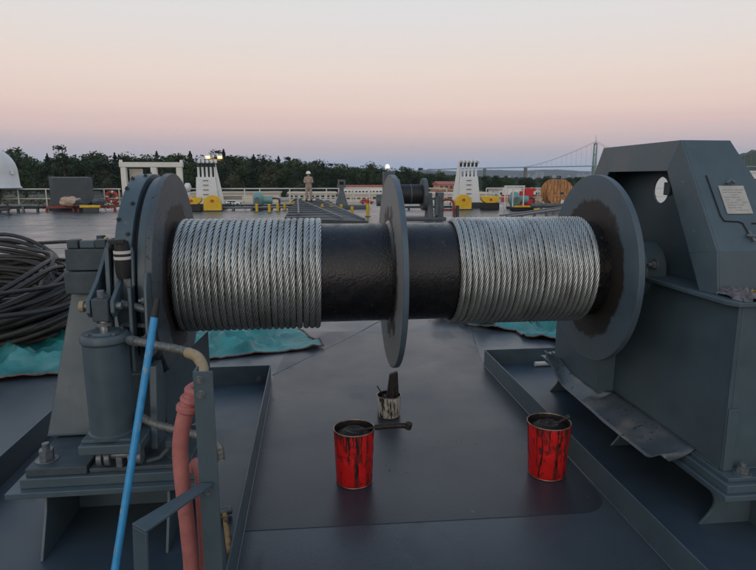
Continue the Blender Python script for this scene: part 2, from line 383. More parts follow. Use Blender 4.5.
# ------------------------------------------------------------------ trees
def crown_mesh(name, kind, seed):
    rnd = random.Random(seed); vs = []; fs = []
    def leaf(p, s):
        n = Vector((rnd.uniform(-1, 1), rnd.uniform(-1, 1), rnd.uniform(-.3, 1))).normalized(); a = n.orthogonal().normalized(); c = n.cross(a)
        ang = rnd.uniform(0, PI); u = a*math.cos(ang)+c*math.sin(ang); v = n.cross(u); k = len(vs)
        vs.extend([tuple(p+u*s), tuple(p+v*s*.7), tuple(p-u*s), tuple(p-v*s*.7)]); fs.append((k, k+1, k+2, k+3))
    if kind == 'conifer':
        for i in range(1100):
            h = rnd.random()**1.15; r = (1-h)**.85*.24*(1+.35*math.sin(h*44+seed))*rnd.uniform(.35, 1); a = rnd.uniform(0, 2*PI)
            leaf(Vector((r*math.cos(a), r*math.sin(a), .1+.9*h-r*.25)), rnd.uniform(.012, .03))
    elif kind == 'sparse':
        for c in range(16):
            h = rnd.uniform(.25, .98); a = rnd.uniform(0, 2*PI); q = rnd.uniform(.02, .2)*(1.1-h*.6)
            cc = Vector((q*math.cos(a), q*math.sin(a), h)); cr_ = rnd.uniform(.04, .09)
            for i in range(60):
                d = Vector((rnd.gauss(0, 1), rnd.gauss(0, 1), rnd.gauss(0, .5))).normalized()*cr_*rnd.random()**.4
                leaf(cc+d, rnd.uniform(.012, .024))
    else:
        for c in range(19):
            h = rnd.uniform(.20, .88); a = rnd.uniform(0, 2*PI); q = rnd.uniform(.0, .26)*math.sin(min(1, (1-h)*1.6+.25)*PI/2)
            cc = Vector((q*math.cos(a), q*math.sin(a), h)); cr_ = rnd.uniform(.09, .16)
            for i in range(85):
                d = Vector((rnd.gauss(0, 1), rnd.gauss(0, 1), rnd.gauss(0, .85))).normalized()*cr_*rnd.random()**.3
                leaf(cc+d, rnd.uniform(.014, .030))
    me = bpy.data.meshes.new(name); me.from_pydata(vs, [], fs); me.update(); return me
def trunk_mesh(seed, h=.55):
    rnd = random.Random(seed); m = MB()
    m.tube([(0, 0, -.03), (.004, 0, h*.5), (.0, .006, h), (0, 0, min(.93, h*1.6))], .02, 7, [.022, .016, .01, .003])
    for k in range(4):
        a = rnd.uniform(0, 6.28); z = rnd.uniform(.25, .5)
        m.tube([(0, 0, z), (.08*math.cos(a), .08*math.sin(a), z+.1), (.14*math.cos(a), .14*math.sin(a), z+.22)], .008, 5, [.009, .006, .002])
    return m
protos = []
for i, (kind, lm, nm) in enumerate([('broad', 'leaf_mid', 'broadleaf_tree'), ('broad', 'leaf_dark', 'broadleaf_tree'), ('broad', 'leaf_olive', 'broadleaf_tree'), ('broad', 'leaf_dark', 'broadleaf_tree'),
                                    ('broad', 'leaf_mid', 'broadleaf_tree'), ('sparse', 'leaf_dark', 'pine_tree'), ('conifer', 'leaf_conifer', 'conifer_tree'), ('conifer', 'leaf_dark', 'conifer_tree')]):
    cm = crown_mesh('crown', kind, 31+i); cm.materials.append(M[lm])
    tm = bpy.data.meshes.new('trunk'); t_ = trunk_mesh(i, .8 if kind != 'broad' else .5); tm.from_pydata(t_.v, [], t_.f); tm.materials.append(M['trunk_bark'])
    protos.append((nm, kind, cm, tm, lm))
ZN = [(-99, -25, 'left of and behind the white dome'), (-25, -21.3, 'behind the dark grey container'), (-21.3, -17.6, 'above the lifebuoy'), (-17.6, -11.6, 'behind the white gantry frame'),
      (-11.6, -7.2, 'behind the left white vent housing'), (-7.2, -1.6, 'above the teal pump'), (-1.6, 3, 'behind the standing man'), (3, 8.5, 'above the long white shed'),
      (8.5, 12.5, 'behind the far winch'), (12.5, 17.5, 'behind the right white vent housing'), (17.5, 22, 'under the bridge viaduct'), (22, 26, 'behind the wooden cable reel'), (26, 99, 'behind the brake hood')]
def tree(az, D, H, k, ground=-7.4, label=None):
    nm, kind, cm, tm, lm = protos[k]
    z = [s for a, b_, s in ZN if a <= az < b_][0]
    kindw = {'broad': {'leaf_mid': 'mid-green broadleaf tree', 'leaf_dark': 'dark green broadleaf tree', 'leaf_olive': 'olive-brown broadleaf tree'}.get(lm), 'sparse': 'dark ragged pine', 'conifer': 'narrow dark conifer'}[kind]
    row = 'front' if D < 290 else 'middle' if D < 340 else 'back' if D < 388 else 'rear'
    o = bpy.data.objects.new(nm, None); col.objects.link(o); o.location = (D*math.tan(R(az)), D, ground); o.rotation_euler.z = random.uniform(0, 6.28)
    s = H; w_ = 1.25 if kind == 'broad' else 1.0; o.scale = (s*w_*random.uniform(.9, 1.25), s*w_*random.uniform(.9, 1.25), s)
    tag(o, label or f'{kindw}, {row} of wood, {z}', 'tree', f'trees of the wood {z}')
    for n_, me in (('crown', cm), ('trunk', tm)):
        c = bpy.data.objects.new(n_, me); col.objects.link(c); c.parent = o
for row, (D, f, step) in enumerate(((265, .45, 1.8), (310, .76, 1.3), (365, .95, 1.05), (410, 1.08, 1.1))):
    a = -38.0+row*.5
    while a < 31:
        ty = top_y(a)
        H = 9.1+D*math.tan(R(ty*f+(.0 if row else -.1)))+random.uniform(-1.6, 1.6)
        if row >= 2: k = random.choice([0, 1, 3, 6, 4, 1, 7, 3, 2, 0, 5])
        if row >= 2: H *= 1.04 if k in (0, 1, 2, 3, 4) else random.uniform(.98, 1.10)
        elif row == 1: k = random.choice([0, 1, 2, 3, 4, 4, 1, 5])
        else: k = random.choice([0, 1, 4, 2]); H *= random.uniform(.7, 1)
        if -5 < a < 30 and row == 0: H *= .62
        if not (row == 0 and 3 < a < 14): tree(a, D+random.uniform(-12, 12), H, k)
        a += step*random.uniform(.75, 1.25)*(1.15 if k in (0, 1, 2, 3, 4) else .85)
tree(-21.4, 300, 25.2, 5, label='tallest ragged pine, standing over the wood by the dark grey container')
tree(-5.3, 330, 21.5, 6, label='taller pointed conifer, left one of the pair right of the left white vent housing')
tree(-4.4, 330, 20.5, 7, label='shorter pointed conifer, right one of the pair right of the left white vent housing')
tree(-17.9, 300, 20.8, 1, label='tall rounded broadleaf tree between the lifebuoy and the white gantry frame')
tree(-12.0, 300, 20.0, 6, label='pointed conifer just right of the white gantry frame')

# tell look-alikes of one zone apart by their order from the left
by = {}
for o in col.objects:
    if o.get('category') == 'tree': by.setdefault(o['label'], []).append(o)
for lab, os_ in by.items():
    os_.sort(key=lambda o: o.location.x/o.location.y)
    if 1 < len(os_) <= 5:
        for o, wd in zip(os_, {2: ('left', 'right'), 3: ('leftmost', 'central', 'rightmost'), 4: ('leftmost', 'inner left', 'inner right', 'rightmost'), 5: ('leftmost', 'second', 'central', 'fourth', 'rightmost')}[len(os_)]): o['label'] = wd+' '+lab

# ------------------------------------------------------------------ far buildings
def building(name, label, cat, x0, x1, y0, y1, z0, z1, wall, roof, rows, cols, flat=True, group=None, wh=.45):
    t = thing(name, label, cat, ((x0+x1)/2, y0, z0), group)
    part('wall', MB().box(x0, x1, y0, y1, z0, z1), wall, t)
    h = z1-z0
    if flat: part('roof', MB().box(x0-.5, x1+.5, y0-.5, y1+.5, z1+.01, z1+.5), roof, t)
    else: part('roof', MB().prism([(y0-.6, z1), (y1+.6, z1), ((y0+y1)/2, z1+h*.5)], 'x', x0-.6, x1+.6), roof, t)
    me = None
    cw = (x1-x0)/cols; rh = h/rows
    for r in range(rows):
        for c in range(cols):
            cx, cz = x0+cw*(c+.5), z0+rh*(r+.55)
            if me is None:
                f = part('window', MB().box(cx-cw*.3, cx+cw*.3, y0-.08, y0+.02, cz-rh*wh/2, cz+rh*wh/2), 'glass_dark', t, origin=(cx, y0, cz)); me = f.data
            else:
                f = bpy.data.objects.new('window', me); col.objects.link(f); f.parent = t; f.location = Vector((cx, y0, cz))-ORG[t.name]
    return t
building('long_shed', 'long white shed with a red roof edge beyond the railing', 'building', 12, 32, 240, 262, -6.6, -1.9, 'roof_white', 'roof_red', 1, 14, wh=.22)
building('low_building', 'low cream building right behind the standing man', 'building', -8, 9, 215, 228, -6.6, -3.9, 'cream', 'cream', 1, 9)
building('low_building', 'long cream building behind the teal pump', 'building', -42, -11, 205, 220, -6.6, -3.6, 'cream', 'cream_dark', 1, 3, wh=.3)
building('low_building', 'cream building with a dark window band left of the far winch', 'building', 12, 34, 205, 216, -6.6, -4.0, 'cream', 'cream', 1, 12, wh=.3)
building('house', 'red roofed house on the slope above the far winch', 'house', 52, 62, 236, 248, -3.4, -.9, 'brick_orange', 'roof_red', 1, 5, flat=False)
building('brick_building', 'orange brick building between the far winch and the right vent housing', 'building', 54, 72, 250, 262, -6.6, -3.9, 'brick_orange', 'brick_orange', 1, 7)
building('low_building', 'cream building under the orange brick building', 'building', 37, 60, 190, 204, -6.6, -3.6, 'cream', 'cream', 1, 4, wh=.3)
building('low_building', 'pale building seen past the right vent housing', 'building', 80, 112, 245, 260, -6.6, -3.4, 'roof_white', 'cream_dark', 1, 12, wh=.3)
building('white_warehouse', 'tall white warehouse seen through the round hole in the brake hood', 'building', 98, 190, 170, 192, -6.6, 3.4, 'white_paint', 'roof_white', 2, 10, wh=.12)
building('harbour_terminal', 'white terminal building with a red band right of the brake hood', 'building', 168, 240, 205, 230, -6.6, -1.0, 'white_paint', 'orange_red', 2, 14, wh=.25)
# small vans and cars on the quay
def car(x, y, colr, label, L=4.6, H=1.5):
    t = thing('parked_car', label, 'car', (x, y, -6.6), 'cars parked on the quay')
    p = [(-L/2, .35), (L/2, .35), (L/2, .85), (L*.3, .95), (L*.16, H), (-L*.34, H), (-L*.47, .95), (-L/2, .9)]
    part('body', MB().prism([(x+a, -6.6+b_) for a, b_ in p], 'y', y-.85, y+.85), colr, t, bevel=.08)
    part('window', MB().prism([(x+a, -6.6+b_) for a, b_ in ((-L*.4, .98), (L*.24, .98), (L*.14, H-.12), (-L*.32, H-.12))], 'y', y-.87, y+.87), 'glass_dark', t)
    for sx in (-L*.3, L*.3):
        for sy in (-.82, .82): part('wheel', MB().cyl((x+sx, y+sy-.1, -6.27), (x+sx, y+sy+.1, -6.27), .33, n=14), 'black_rubber', t)
for i, (x, y, c, l) in enumerate([(-4, 196, 'dark_grey', 'dark car parked before the cream building behind the man'), (3, 197, 'roof_white', 'white car parked before the cream building behind the man'), (-24, 186, 'roof_white', 'white car parked before the long cream building'),
                                  (18, 190, 'orange_red', 'red car parked by the cream building with the window band'), (25, 190, 'dark_grey', 'dark car parked beside the red one'), (-34, 188, 'teal_paint', 'green car parked left of the white one')]):
    car(x, y, c, l)

# scrub along the shore: leaf clumps nobody could count
rs = random.Random(4); mb = MB()
for i in range(900):
    az = rs.choice((rs.uniform(-36, -7), rs.uniform(13, 31))); D = rs.uniform(150, 262) if az < 0 else rs.uniform(225, 330); c = Vector((D*math.tan(R(az)), D, -7.3)); hh = rs.uniform(.7, 2.3)
    for k in range(26):
        p = c+Vector((rs.gauss(0, 1.3), rs.gauss(0, 1.3), abs(rs.gauss(0, .5))*hh)); u = Vector((rs.uniform(-1, 1), rs.uniform(-1, 1), rs.uniform(-.4, 1))).normalized()*.42; v = u.orthogonal().normalized()*.3
        mb.add([p+u, p+v, p-u, p-v], [(0, 1, 2, 3)])
tag(part('shore_scrub', mb, 'leaf_olive', smooth=False), 'olive-brown scrub along the shore behind the railing', 'bushes', kind='stuff')
def boat(x, y, L, m, label):
    t = thing('moored_boat', label, 'boat', (x, y, -9), 'boats at the quay')
    part('hull', MB().hexa([(x-L*.42, y-1, -9.1), (x+L*.36, y-.7, -9.1), (x+L*.36, y+.7, -9.1), (x-L*.42, y+1, -9.1)], [(x-L/2, y-1.6, -7.0), (x+L/2, y-.3, -6.6), (x+L/2, y+.3, -6.6), (x-L/2, y+1.6, -7.0)]), m, t)
    part('cabin', MB().hexa([(x-L*.3, y-1.1, -6.98), (x+L*.1, y-1, -6.98), (x+L*.1, y+1, -6.98), (x-L*.3, y+1.1, -6.98)], [(x-L*.28, y-1, -4.9), (x+L*.04, y-.9, -4.9), (x+L*.04, y+.9, -4.9), (x-L*.28, y+1, -4.9)]), 'white_paint', t)
    part('window', MB().box(x-L*.24, x+L*.02, y-1.12, y-1.02, -6.0, -5.4), 'glass_dark', t)
    part('mast', MB().cyl((x-L*.1, y, -4.9), (x-L*.1, y, -2.0), .08, n=6), 'white_paint', t)
for x, y, L, m, l in ((46, 140, 14, 'white_paint', 'white boat moored left of the right vent housing'), (62, 143, 12, 'dark_grey', 'dark hulled boat moored behind the teal machine'), (76, 146, 12, 'white_paint', 'white boat moored behind the cable reel'),
                      (8, 138, 13, 'white_paint', 'white boat moored right of the standing man'), (-40, 140, 14, 'teal_paint', 'green hulled boat moored left of the teal pump')): boat(x, y, L, m, l)
def container(x, y, z, m, label):
    t = thing('shipping_container', label, 'container', (x, y, z), 'containers stacked on the quay')
    part('body', MB().box(x-3, x+3, y, y+2.4, z, z+2.5), m, t)
    for k in range(8): part('rib', MB().box(x-2.7+k*.75, x-2.5+k*.75, y-.06, y-.001, z+.1, z+2.4), m, t)
for x, y, z, m, l in ((70, 200, -6.6, 'orange_red', 'red container on the quay right of the right vent housing'), (77, 200, -6.6, 'dark_grey', 'dark container on the quay behind the red machine'), (70.4, 200.1, -4.08, 'roof_white', 'white container stacked on the red one'),
                      (50, 196, -6.6, 'brick_orange', 'orange container on the quay under the orange building'), (90, 205, -6.6, 'teal_paint', 'green container on the quay behind the cable reel')): container(x, y, z, m, l)

# ------------------------------------------------------------------ bridge and skyline
br = thing('suspension_bridge', 'green suspension bridge over the inlet with a tall tower', 'bridge', (748, 1500, -9))
dz = lambda x: 22+9.5*min(1, max(0, (x-330)/420))**.8
dm = MB()
xs = list(range(300, 1500, 20))
for x0, x1 in zip(xs, xs[1:]):
    dm.hexa([(x0, 1496, dz(x0)), (x1, 1496, dz(x1)), (x1, 1504, dz(x1)), (x0, 1504, dz(x0))], [(x0, 1496, dz(x0)+2.6), (x1, 1496, dz(x1)+2.6), (x1, 1504, dz(x1)+2.6), (x0, 1504, dz(x0)+2.6)])
part('deck', dm, 'bridge_green', br)
for tx in (748, 1250):
    for sy in (1493, 1507): part('tower_leg', MB().hexa([(tx-3, sy-2, -9), (tx+3, sy-2, -9), (tx+3, sy+2, -9), (tx-3, sy+2, -9)], [(tx-1.4, sy-1.2, 92), (tx+1.4, sy-1.2, 92), (tx+1.4, sy+1.2, 92), (tx-1.4, sy+1.2, 92)]), 'bridge_green', br)
    for zz in (12, 60, 88): part('cross_beam', MB().box(tx-1.2, tx+1.2, 1495.2, 1504.8, zz, zz+4), 'bridge_green', br)
    part('spire', MB().cyl((tx, 1500, 92), (tx, 1500, 112), .8, .3, n=6), 'bridge_green', br)
for sy in (1494, 1506):
    part('cable', MB().tube([(560+(748-560)*t, sy, 31+(96-31)*t**1.35) for t in [i/16 for i in range(17)]], .3, 6), 'bridge_green', br)
    part('cable', MB().tube([(748+502*t, sy, 34+62*(2*t-1)**2) for t in [i/30 for i in range(31)]], .3, 6), 'bridge_green', br)
for i in range(1, 14):
    t = i/14; x = 560+188*t; part('hanger', MB().box(x-.12, x+.12, 1493.8, 1494.1, dz(x)+2, 31+65*t**1.35), 'bridge_green', br)
for i in range(1, 26):
    t = i/26; x = 748+502*t; part('hanger', MB().box(x-.12, x+.12, 1493.8, 1494.1, dz(x)+2, 34+62*(2*t-1)**2), 'bridge_green', br)
for x in (330, 450, 560): part('pier', MB().box(x-2.6, x+2.6, 1494, 1506, -9, dz(x)-.02), 'pier_concrete', br)
rs = random.Random(3)
for i in range(26):
    a = rs.uniform(18.5, 30); D = rs.uniform(2600, 3400); x = D*math.tan(R(a)); h = rs.uniform(8, 34); wd = rs.uniform(4, 9)
    t = thing('city_tower', 'small pale tower block on the skyline behind the bridge', 'tower', (x, D, -9), 'skyline towers behind the bridge')
    part('wall', MB().box(x-wd, x+wd, D-wd, D+wd, -9, h-4), 'concrete_tower', t, smooth=False); part('roof', MB().box(x-wd*.6, x+wd*.6, D-wd*.6, D+wd*.6, h-4, h), 'concrete_tower', t, smooth=False)

# ------------------------------------------------------------------ far edge of the deck
def railing(x0, x1, posts, label, y=34.2):
    t = thing('deck_railing', label, 'railing', ((x0+x1)/2, y, 0))
    part('top_rail', MB().cyl((x0, y, 1.1), (x1, y, 1.1), .032, n=8), 'white_warm', t)
    part('mid_rail', MB().cyl((x0, y, .58), (x1, y, .58), .022, n=8), 'white_warm', t)
    for x in posts:
        part('post', MB().cyl((x, y, 0), (x, y, 1.1), .035, n=8), 'white_warm', t)
railing(-24, -10.5, [-24, -22.4, -20.8, -19.2, -17.6, -15.9, -14.45, -11.4, -10.6], 'white railing along the deck edge left of the white gantry frame')
railing(-7.0, 3.4, [-7, -5.2, -3.75, -2.9, -1.2, .9, 2.45, 3.4], 'white railing along the deck edge behind the standing man')
railing(5.2, 8.0, [5.2, 6.6, 8.0], 'short white railing between the far winch and the right vent housing')
railing(10.4, 30, [10.4, 11.7, 13.6, 15.4, 17.2, 19, 21, 23, 25, 27, 30], 'white railing along the deck edge behind the wooden cable reel')
# radome
t = thing('satellite_dome', 'large white dome on a pedestal at the left edge', 'radome', (-17.35, 34, 0))
part('dome', MB().lathe([(0.02, 2.26)]+[(1.52*math.cos(R(a)), .8+1.45*math.sin(R(a))) for a in (80, 70, 60, 50, 40, 30, 20, 10, 0)]+[(1.56, .1), (1.66, .0), (1.6, -.06), (.1, -.06)], (-17.35, 34, 1.18), n=40), 'white_paint', t, ang=60)
part('pedestal', MB().cyl((-17.35, 34, 0), (-17.35, 34, 1.11), .5, .7, n=20), 'dark_grey', t)
part('hatch_latch', MB().box(-15.86, -15.74, 33.6, 33.8, 1.9, 2.1), 'white_paint', t)
for q, (zz, wd) in enumerate(((2.03, .5), (1.95, .2))):
    part('marking', MB().box(-17.35+.55-wd/2, -17.35+.55+wd/2, 32.545, 32.58, zz, zz+.035), 'dark_grey', t)
# big box container
t = thing('grey_container', 'dark grey box container on the deck edge near the dome', 'container', (-12.9, 33.5, 0))
part('body', MB().hexa([(-14.0, 33.6, .25), (-13.35, 32.6, .25), (-11.5, 32.9, .25), (-12.1, 34.0, .25)], [(-14.0, 33.6, 1.76), (-13.35, 32.6, 1.72), (-11.5, 32.9, 1.72), (-12.1, 34.0, 1.76)]), 'box_grey', t, bevel=.02)
part('skid', MB().box(-13.9, -11.6, 33, 33.8, 0, .25), 'dark_grey', t)
def rack(x0, x1, y, label, m='rust_red'):
    t = thing('pipe_rack', label, 'rack', ((x0+x1)/2, y, 0))
    part('beam', MB().box(x0, x1, y-.06, y+.06, .18, .28), m, t); part('beam', MB().box(x0, x1, y+.9, y+1.0, .18, .28), m, t)
    n = int((x1-x0)/.8)+1
    for i in range(n):
        x = x0+(x1-x0)*i/(n-1); part('leg', MB().box(x-.05, x+.05, y-.05, y+.05, 0, .18), m, t); part('cross_bar', MB().box(x-.04, x+.04, y+.06, y+.9, .20, .26), m, t)
    return t
rack(-13.4, -12.1, 31.6, 'low dark red rack before the grey container')
rack(-11.9, -10.1, 31.7, 'low dark red rack under the beige bundle')
t = rack(-16.5, -13.7, 31.3, 'low dark rack with pipes left of the grey container', 'dark_grey')
def bundle(name, m, c, s, label, cat, seed):
    mb = MB(); n, k = 22, 14
    for j in range(k+1):
        for i in range(n):
            a = 2*PI*i/n; p = PI*j/k; d = Vector((math.sin(p)*math.cos(a), math.sin(p)*math.sin(a), math.cos(p)))
            r = 1+.35*nz(d.x*2, d.y*2, d.z*2+seed)+.15*nz(d.x*6, d.y*6, d.z*6+seed)
            mb.v.append((c[0]+d.x*s[0]*r, c[1]+d.y*s[1]*r, max(c[2]-s[2]*.8, c[2]+d.z*s[2]*r)))
    for j in range(k):
        for i in range(n): mb.f.append((j*n+i, j*n+(i+1) % n, (j+1)*n+(i+1) % n, (j+1)*n+i))
    return tag(part(name, mb, m, origin=c, ang=60), label, cat)
bundle('cloth_bundle', 'beige_cloth', (-12.15, 31.4, .50), (.5, .4, .26), 'beige cloth bundle on the red rack by the grey container', 'bundle', 1)
bundle('tarp_heap', 'dark_grey', (-11.5, 31.3, .45), (.45, .35, .16), 'dark sheet heap hanging off the red rack', 'cloth', 4)
bundle('rope_heap', 'far_grey', (-10.75, 31.3, .50), (.3, .3, .2), 'grey rope heap at the right end of the red rack', 'rope', 6)
tag(part('yellow_plank', MB().box(-11.35, -10.4, 30.4, 30.55, .26, .38), 'yellow_paint', bevel=.01), 'yellow plank lying at the front of the red rack', 'plank')
tag(part('plank_foot', MB().box(-11.2, -10.5, 30.4, 30.55, 0, .255), 'dark_grey', bevel=.01), 'dark block under the yellow plank', 'block')
# lifebuoy
t = thing('lifebuoy', 'orange-red lifebuoy with white bands hung on the white railing', 'lifebuoy', (-10.95, 34.08, .66))
def arc_torus(a0, a1, R0, r, c, n=14):
    pts = [(c[0]+R0*math.cos(a0+(a1-a0)*i/n), c[1], c[2]+R0*math.sin(a0+(a1-a0)*i/n)) for i in range(n+1)]
    return MB().tube(pts, r, 12)
for k in range(4):
    part('ring', arc_torus(k*PI/2+.0, k*PI/2+1.25, .27, .085, (-10.95, 34.05, .66)), 'orange_red', t)
    part('band', arc_torus(k*PI/2+1.25, k*PI/2+PI/2, .27, .088, (-10.95, 34.05, .66), 5), 'white_paint', t)
# white gantry frame
t = thing('gantry_frame', 'white square gantry frame behind the winch brake', 'frame', (-8.7, 34, 0))
for x, wd in ((-10.15, .14), (-8.55, .16), (-7.2, .15)): part('post', MB().box(x-wd, x+wd, 33.7, 34.0, 0, 2.28), 'white_warm', t, bevel=.02)
part('top_beam', MB().box(-10.35, -7.0, 33.68, 34.02, 2.281, 2.55), 'white_warm', t, bevel=.02)
part('lifting_lug', MB().box(-10.35, -10.2, 33.8, 33.9, 2.55, 2.68), 'white_warm', t); part('lifting_lug', MB().box(-7.15, -7.0, 33.8, 33.9, 2.55, 2.68), 'white_warm', t)
part('back_panel', MB().box(-10.0, -9.3, 34.3, 34.4, .1, 2.2), 'cream', t)
# white vent housings with pipes
def vent(cx, y, label, sc=1.0, gl='left'):
    t = thing('vent_housing', label, 'vent housing', (cx, y, 0))
    w0 = .62*sc
    part('body', MB().hexa([(cx-w0, y-.4, .3), (cx+w0, y-.4, .3), (cx+w0+.05, y+.5, .3), (cx-w0, y+.5, .3)], [(cx-w0*.9, y-.3, 1.75*sc), (cx+w0*.75, y-.3, 1.75*sc), (cx+w0*.75, y+.5, 1.75*sc), (cx-w0*.9, y+.5, 1.75*sc)]), 'white_paint', t, bevel=.02)
    part('wing_plate', MB().prism([(cx+w0*.75+.02, 0), (cx+w0+.32, 0), (cx+w0*.75+.02, 2.5*sc)] if gl == 'left' else [(cx-w0-.42, 0), (cx-w0*.9-.02, 0), (cx-w0*.9-.02, 2.7*sc), (cx-w0-.02, 2.6*sc)], 'y', y-.2, y-.08), 'white_paint', t, bevel=.01)
    for i in range(5):
        x = cx-w0*.75+i*w0*.36; part('pipe', MB().tube(spline([(x, y, 1.7*sc), (x, y, 2.35*sc), (x+.02, y-.06, 2.6*sc), (x+.08, y-.16, 2.62*sc), (x+.1, y-.2, 2.5*sc)], 4), .065, 8), 'white_paint', t)
        part('pipe_tip', MB().cyl((x, y, 2.3*sc), (x+.01, y-.02, 2.52*sc), .075, n=8), 'dark_grey', t)
    for k in range(5):
        part('step_rung', MB().box(cx-.2, cx+.08, y-.44+.02*k, y-.4+.02*k, .55+.25*k, .585+.25*k), 'pipe_grey', t)
    part('base', MB().box(cx-w0-.3, cx+w0+.3, y-.5, y+.6, 0, .29), 'dark_grey', t)
    return t
vent(-5.65, 33.5, 'white vent housing with upright pipes under the yellow floodlight', 1.0, 'left')
vent(9.1, 33.5, 'white tapered vent housing with hooked pipes right of the far winch', 1.02, 'right')
def fairlead(cx, y, label, half):
    t = thing('roller_fairlead', label, 'fairlead', (cx, y, 0), 'yellow roller fairleads')
    if half == 'dome':
        pr_ = [(cx-.45, 0), (cx+.45, 0), (cx+.45, .45)]+[(cx+.45*math.cos(R(a)), .45+.38*math.sin(R(a))) for a in range(10, 180, 14)]+[(cx-.45, .45)]
        part('cheek', MB().prism(pr_, 'y', y-.15, y+.15), 'yellow_paint', t, bevel=.02)
        part('base', MB().box(cx-.5, cx+.5, y-.2, y+.2, -.0, .06), 'dark_grey', t)
    else:
        part('base', MB().box(cx-.48, cx+.48, y-.25, y+.25, 0, .38), 'black_rubber', t, bevel=.03)
        part('cheek', MB().prism([(cx-.5, .72), (cx+.5, .72)]+[(cx+.5*math.cos(R(-a)), .62-.3*math.sin(R(a))) for a in range(0, 181, 15)], 'y', y-.2, y+.2), 'yellow_paint', t, bevel=.02)
    part('pin', MB().cyl((cx, y-.24, .55), (cx, y-.15, .55), .07, n=12), 'bright_red', t)
fairlead(-6.1, 31.2, 'black based roller fairlead with a yellow top, left vent housing', 'tub')
fairlead(-5.05, 31.1, 'round topped yellow fairlead cheek at the left vent housing', 'dome')
fairlead(8.15, 31.0, 'round topped yellow fairlead cheek before the right vent housing', 'dome')
fairlead(9.7, 31.2, 'black based roller fairlead with a yellow top, right vent housing', 'tub')
# valve heads left of the left housing
t = thing('valve_cluster', 'white valve pipework left of the left vent housing', 'valve', (-6.9, 33.3, 0))
for k, (x, z, r) in enumerate(((-7.0, 1.05, .2), (-6.7, 1.2, .22), (-6.75, .75, .2), (-7.1, .75, .14))):
    part('valve', MB().lathe([(.02, -.2), (r, -.12), (r*1.1, 0), (r, .12), (.02, .2)], (x, 33.3, z), 'x' if k % 2 else 'z', n=18), 'white_paint', t)
part('standpipe', MB().cyl((-6.85, 33.3, 0), (-6.85, 33.3, 1.1), .09, n=12), 'white_paint', t)
t = thing('floodlight_mast', 'yellow mast with two lit floodlights over the left vent housing', 'floodlight', (-5.35, 34, 0))
part('mast', MB().cyl((-5.3, 34, 0), (-5.3, 34, 2.7), .07, .05, n=10), 'yellow_paint', t)
part('cross_arm', MB().box(-5.65, -4.95, 33.95, 34.05, 2.66, 2.74), 'yellow_paint', t)
part('antenna', MB().cyl((-5.35, 34, 2.74), (-5.6, 34, 3.1), .015, n=6), 'dark_grey', t)
for x in (-5.63, -4.98):
    h = part('lamp_housing', MB().box(x-.13, x+.13, 33.82, 34.1, 2.74, 2.92), 'yellow_paint', t)
    part('lamp_lens', MB().box(x-.11, x+.11, 33.79, 33.82, 2.76, 2.9), 'lamp_glow', h)
# teal pump
def pump(x, y, label, r=.42):
    t = thing('deck_pump', label, 'pump', (x, y, 0))
    part('casing', MB().lathe([(.03, -.3), (r*.5, -.28), (r, -.16), (r*1.05, 0), (r, .16), (r*.5, .28), (.03, .3)], (x, y, .52), 'x', n=26), 'teal_paint', t, ang=50)
    part('motor', MB().cyl((x+.2, y, .52), (x+.75, y, .52), r*.5, n=18), 'teal_paint', t)
    part('hub', MB().cyl((x-.02, y-r-.06, .55), (x-.02, y-r+.1, .55), r*.35, n=16), 'pipe_grey', t)
    part('base', MB().box(x-.35, x+.75, y-.3, y+.3, 0, .14), 'dark_grey', t)
    part('outlet_pipe', MB().tube(spline([(x+.75, y, .6), (x+1.0, y, .6), (x+1.12, y, .5), (x+1.12, y, 0)]), .05, 8), 'dark_grey', t)
pump(-2.85, 32.6, 'round teal pump standing at the deck edge left of the man')
pump(11.2, 31.5, 'teal pump machine right of the right vent housing')
t = thing('machine_frame', 'white pipe frame around the right teal pump', 'frame', (11, 31.6, 0))
for x in (10.55, 11.0, 11.6): part('post', MB().cyl((x, 31.2, 0), (x, 31.2, 1.25), .04, n=8), 'white_warm', t)
part('top_bar', MB().cyl((10.5, 31.2, 1.25), (11.65, 31.2, 1.25), .04, n=8), 'white_warm', t)
t = thing('mooring_chock', 'low black and yellow chock right of the right vent housing', 'chock', (11.0, 29.8, 0))
part('base', MB().box(10.45, 11.6, 29.6, 30.0, 0, .2), 'black_rubber', t, bevel=.03); part('stripe', MB().box(10.5, 11.5, 29.56, 29.6, .2, .28), 'yellow_paint', t)
# red machine
t = thing('red_winder', 'bright red machine at the deck edge left of the cable reel', 'machine', (12.5, 33, 0))
part('body', MB().prism([(12.25, .2), (12.75, .2), (12.75, .95), (12.55, 1.15), (12.35, 1.15), (12.25, .8)], 'y', 32.7, 33.1), 'bright_red', t, bevel=.03)
part('post', MB().box(12.0, 12.2, 32.8, 33.0, 0, .95), 'bright_red', t); part('foot', MB().box(11.9, 12.9, 32.6, 33.2, 0, .19), 'bright_red', t)
part('nozzle', MB().cyl((12.2, 32.9, 1.0), (12.9, 32.9, 1.05), .1, n=10), 'bright_red', t)
bundle('wood_pile', 'beige_cloth', (13.1, 33, .35), (.3, .3, .3), 'small tan bundle between the red machine and the cable reel', 'bundle', 8)
tag(part('yellow_plank', MB().box(11.3, 12.9, 30.4, 30.7, 0, .07), 'yellow_paint', bevel=.01), 'yellow mat flat on the deck in front of the red machine', 'mat')
tag(part('red_cloth', crumple(14, 6, lambda u, v: (12.9+u*2.4, 31+v*.5, .01+.06*abs(nz(u*6, v*3, 2)))), 'bright_red'), 'red cloth strip lying under the grey pipe by the cable reel', 'cloth')
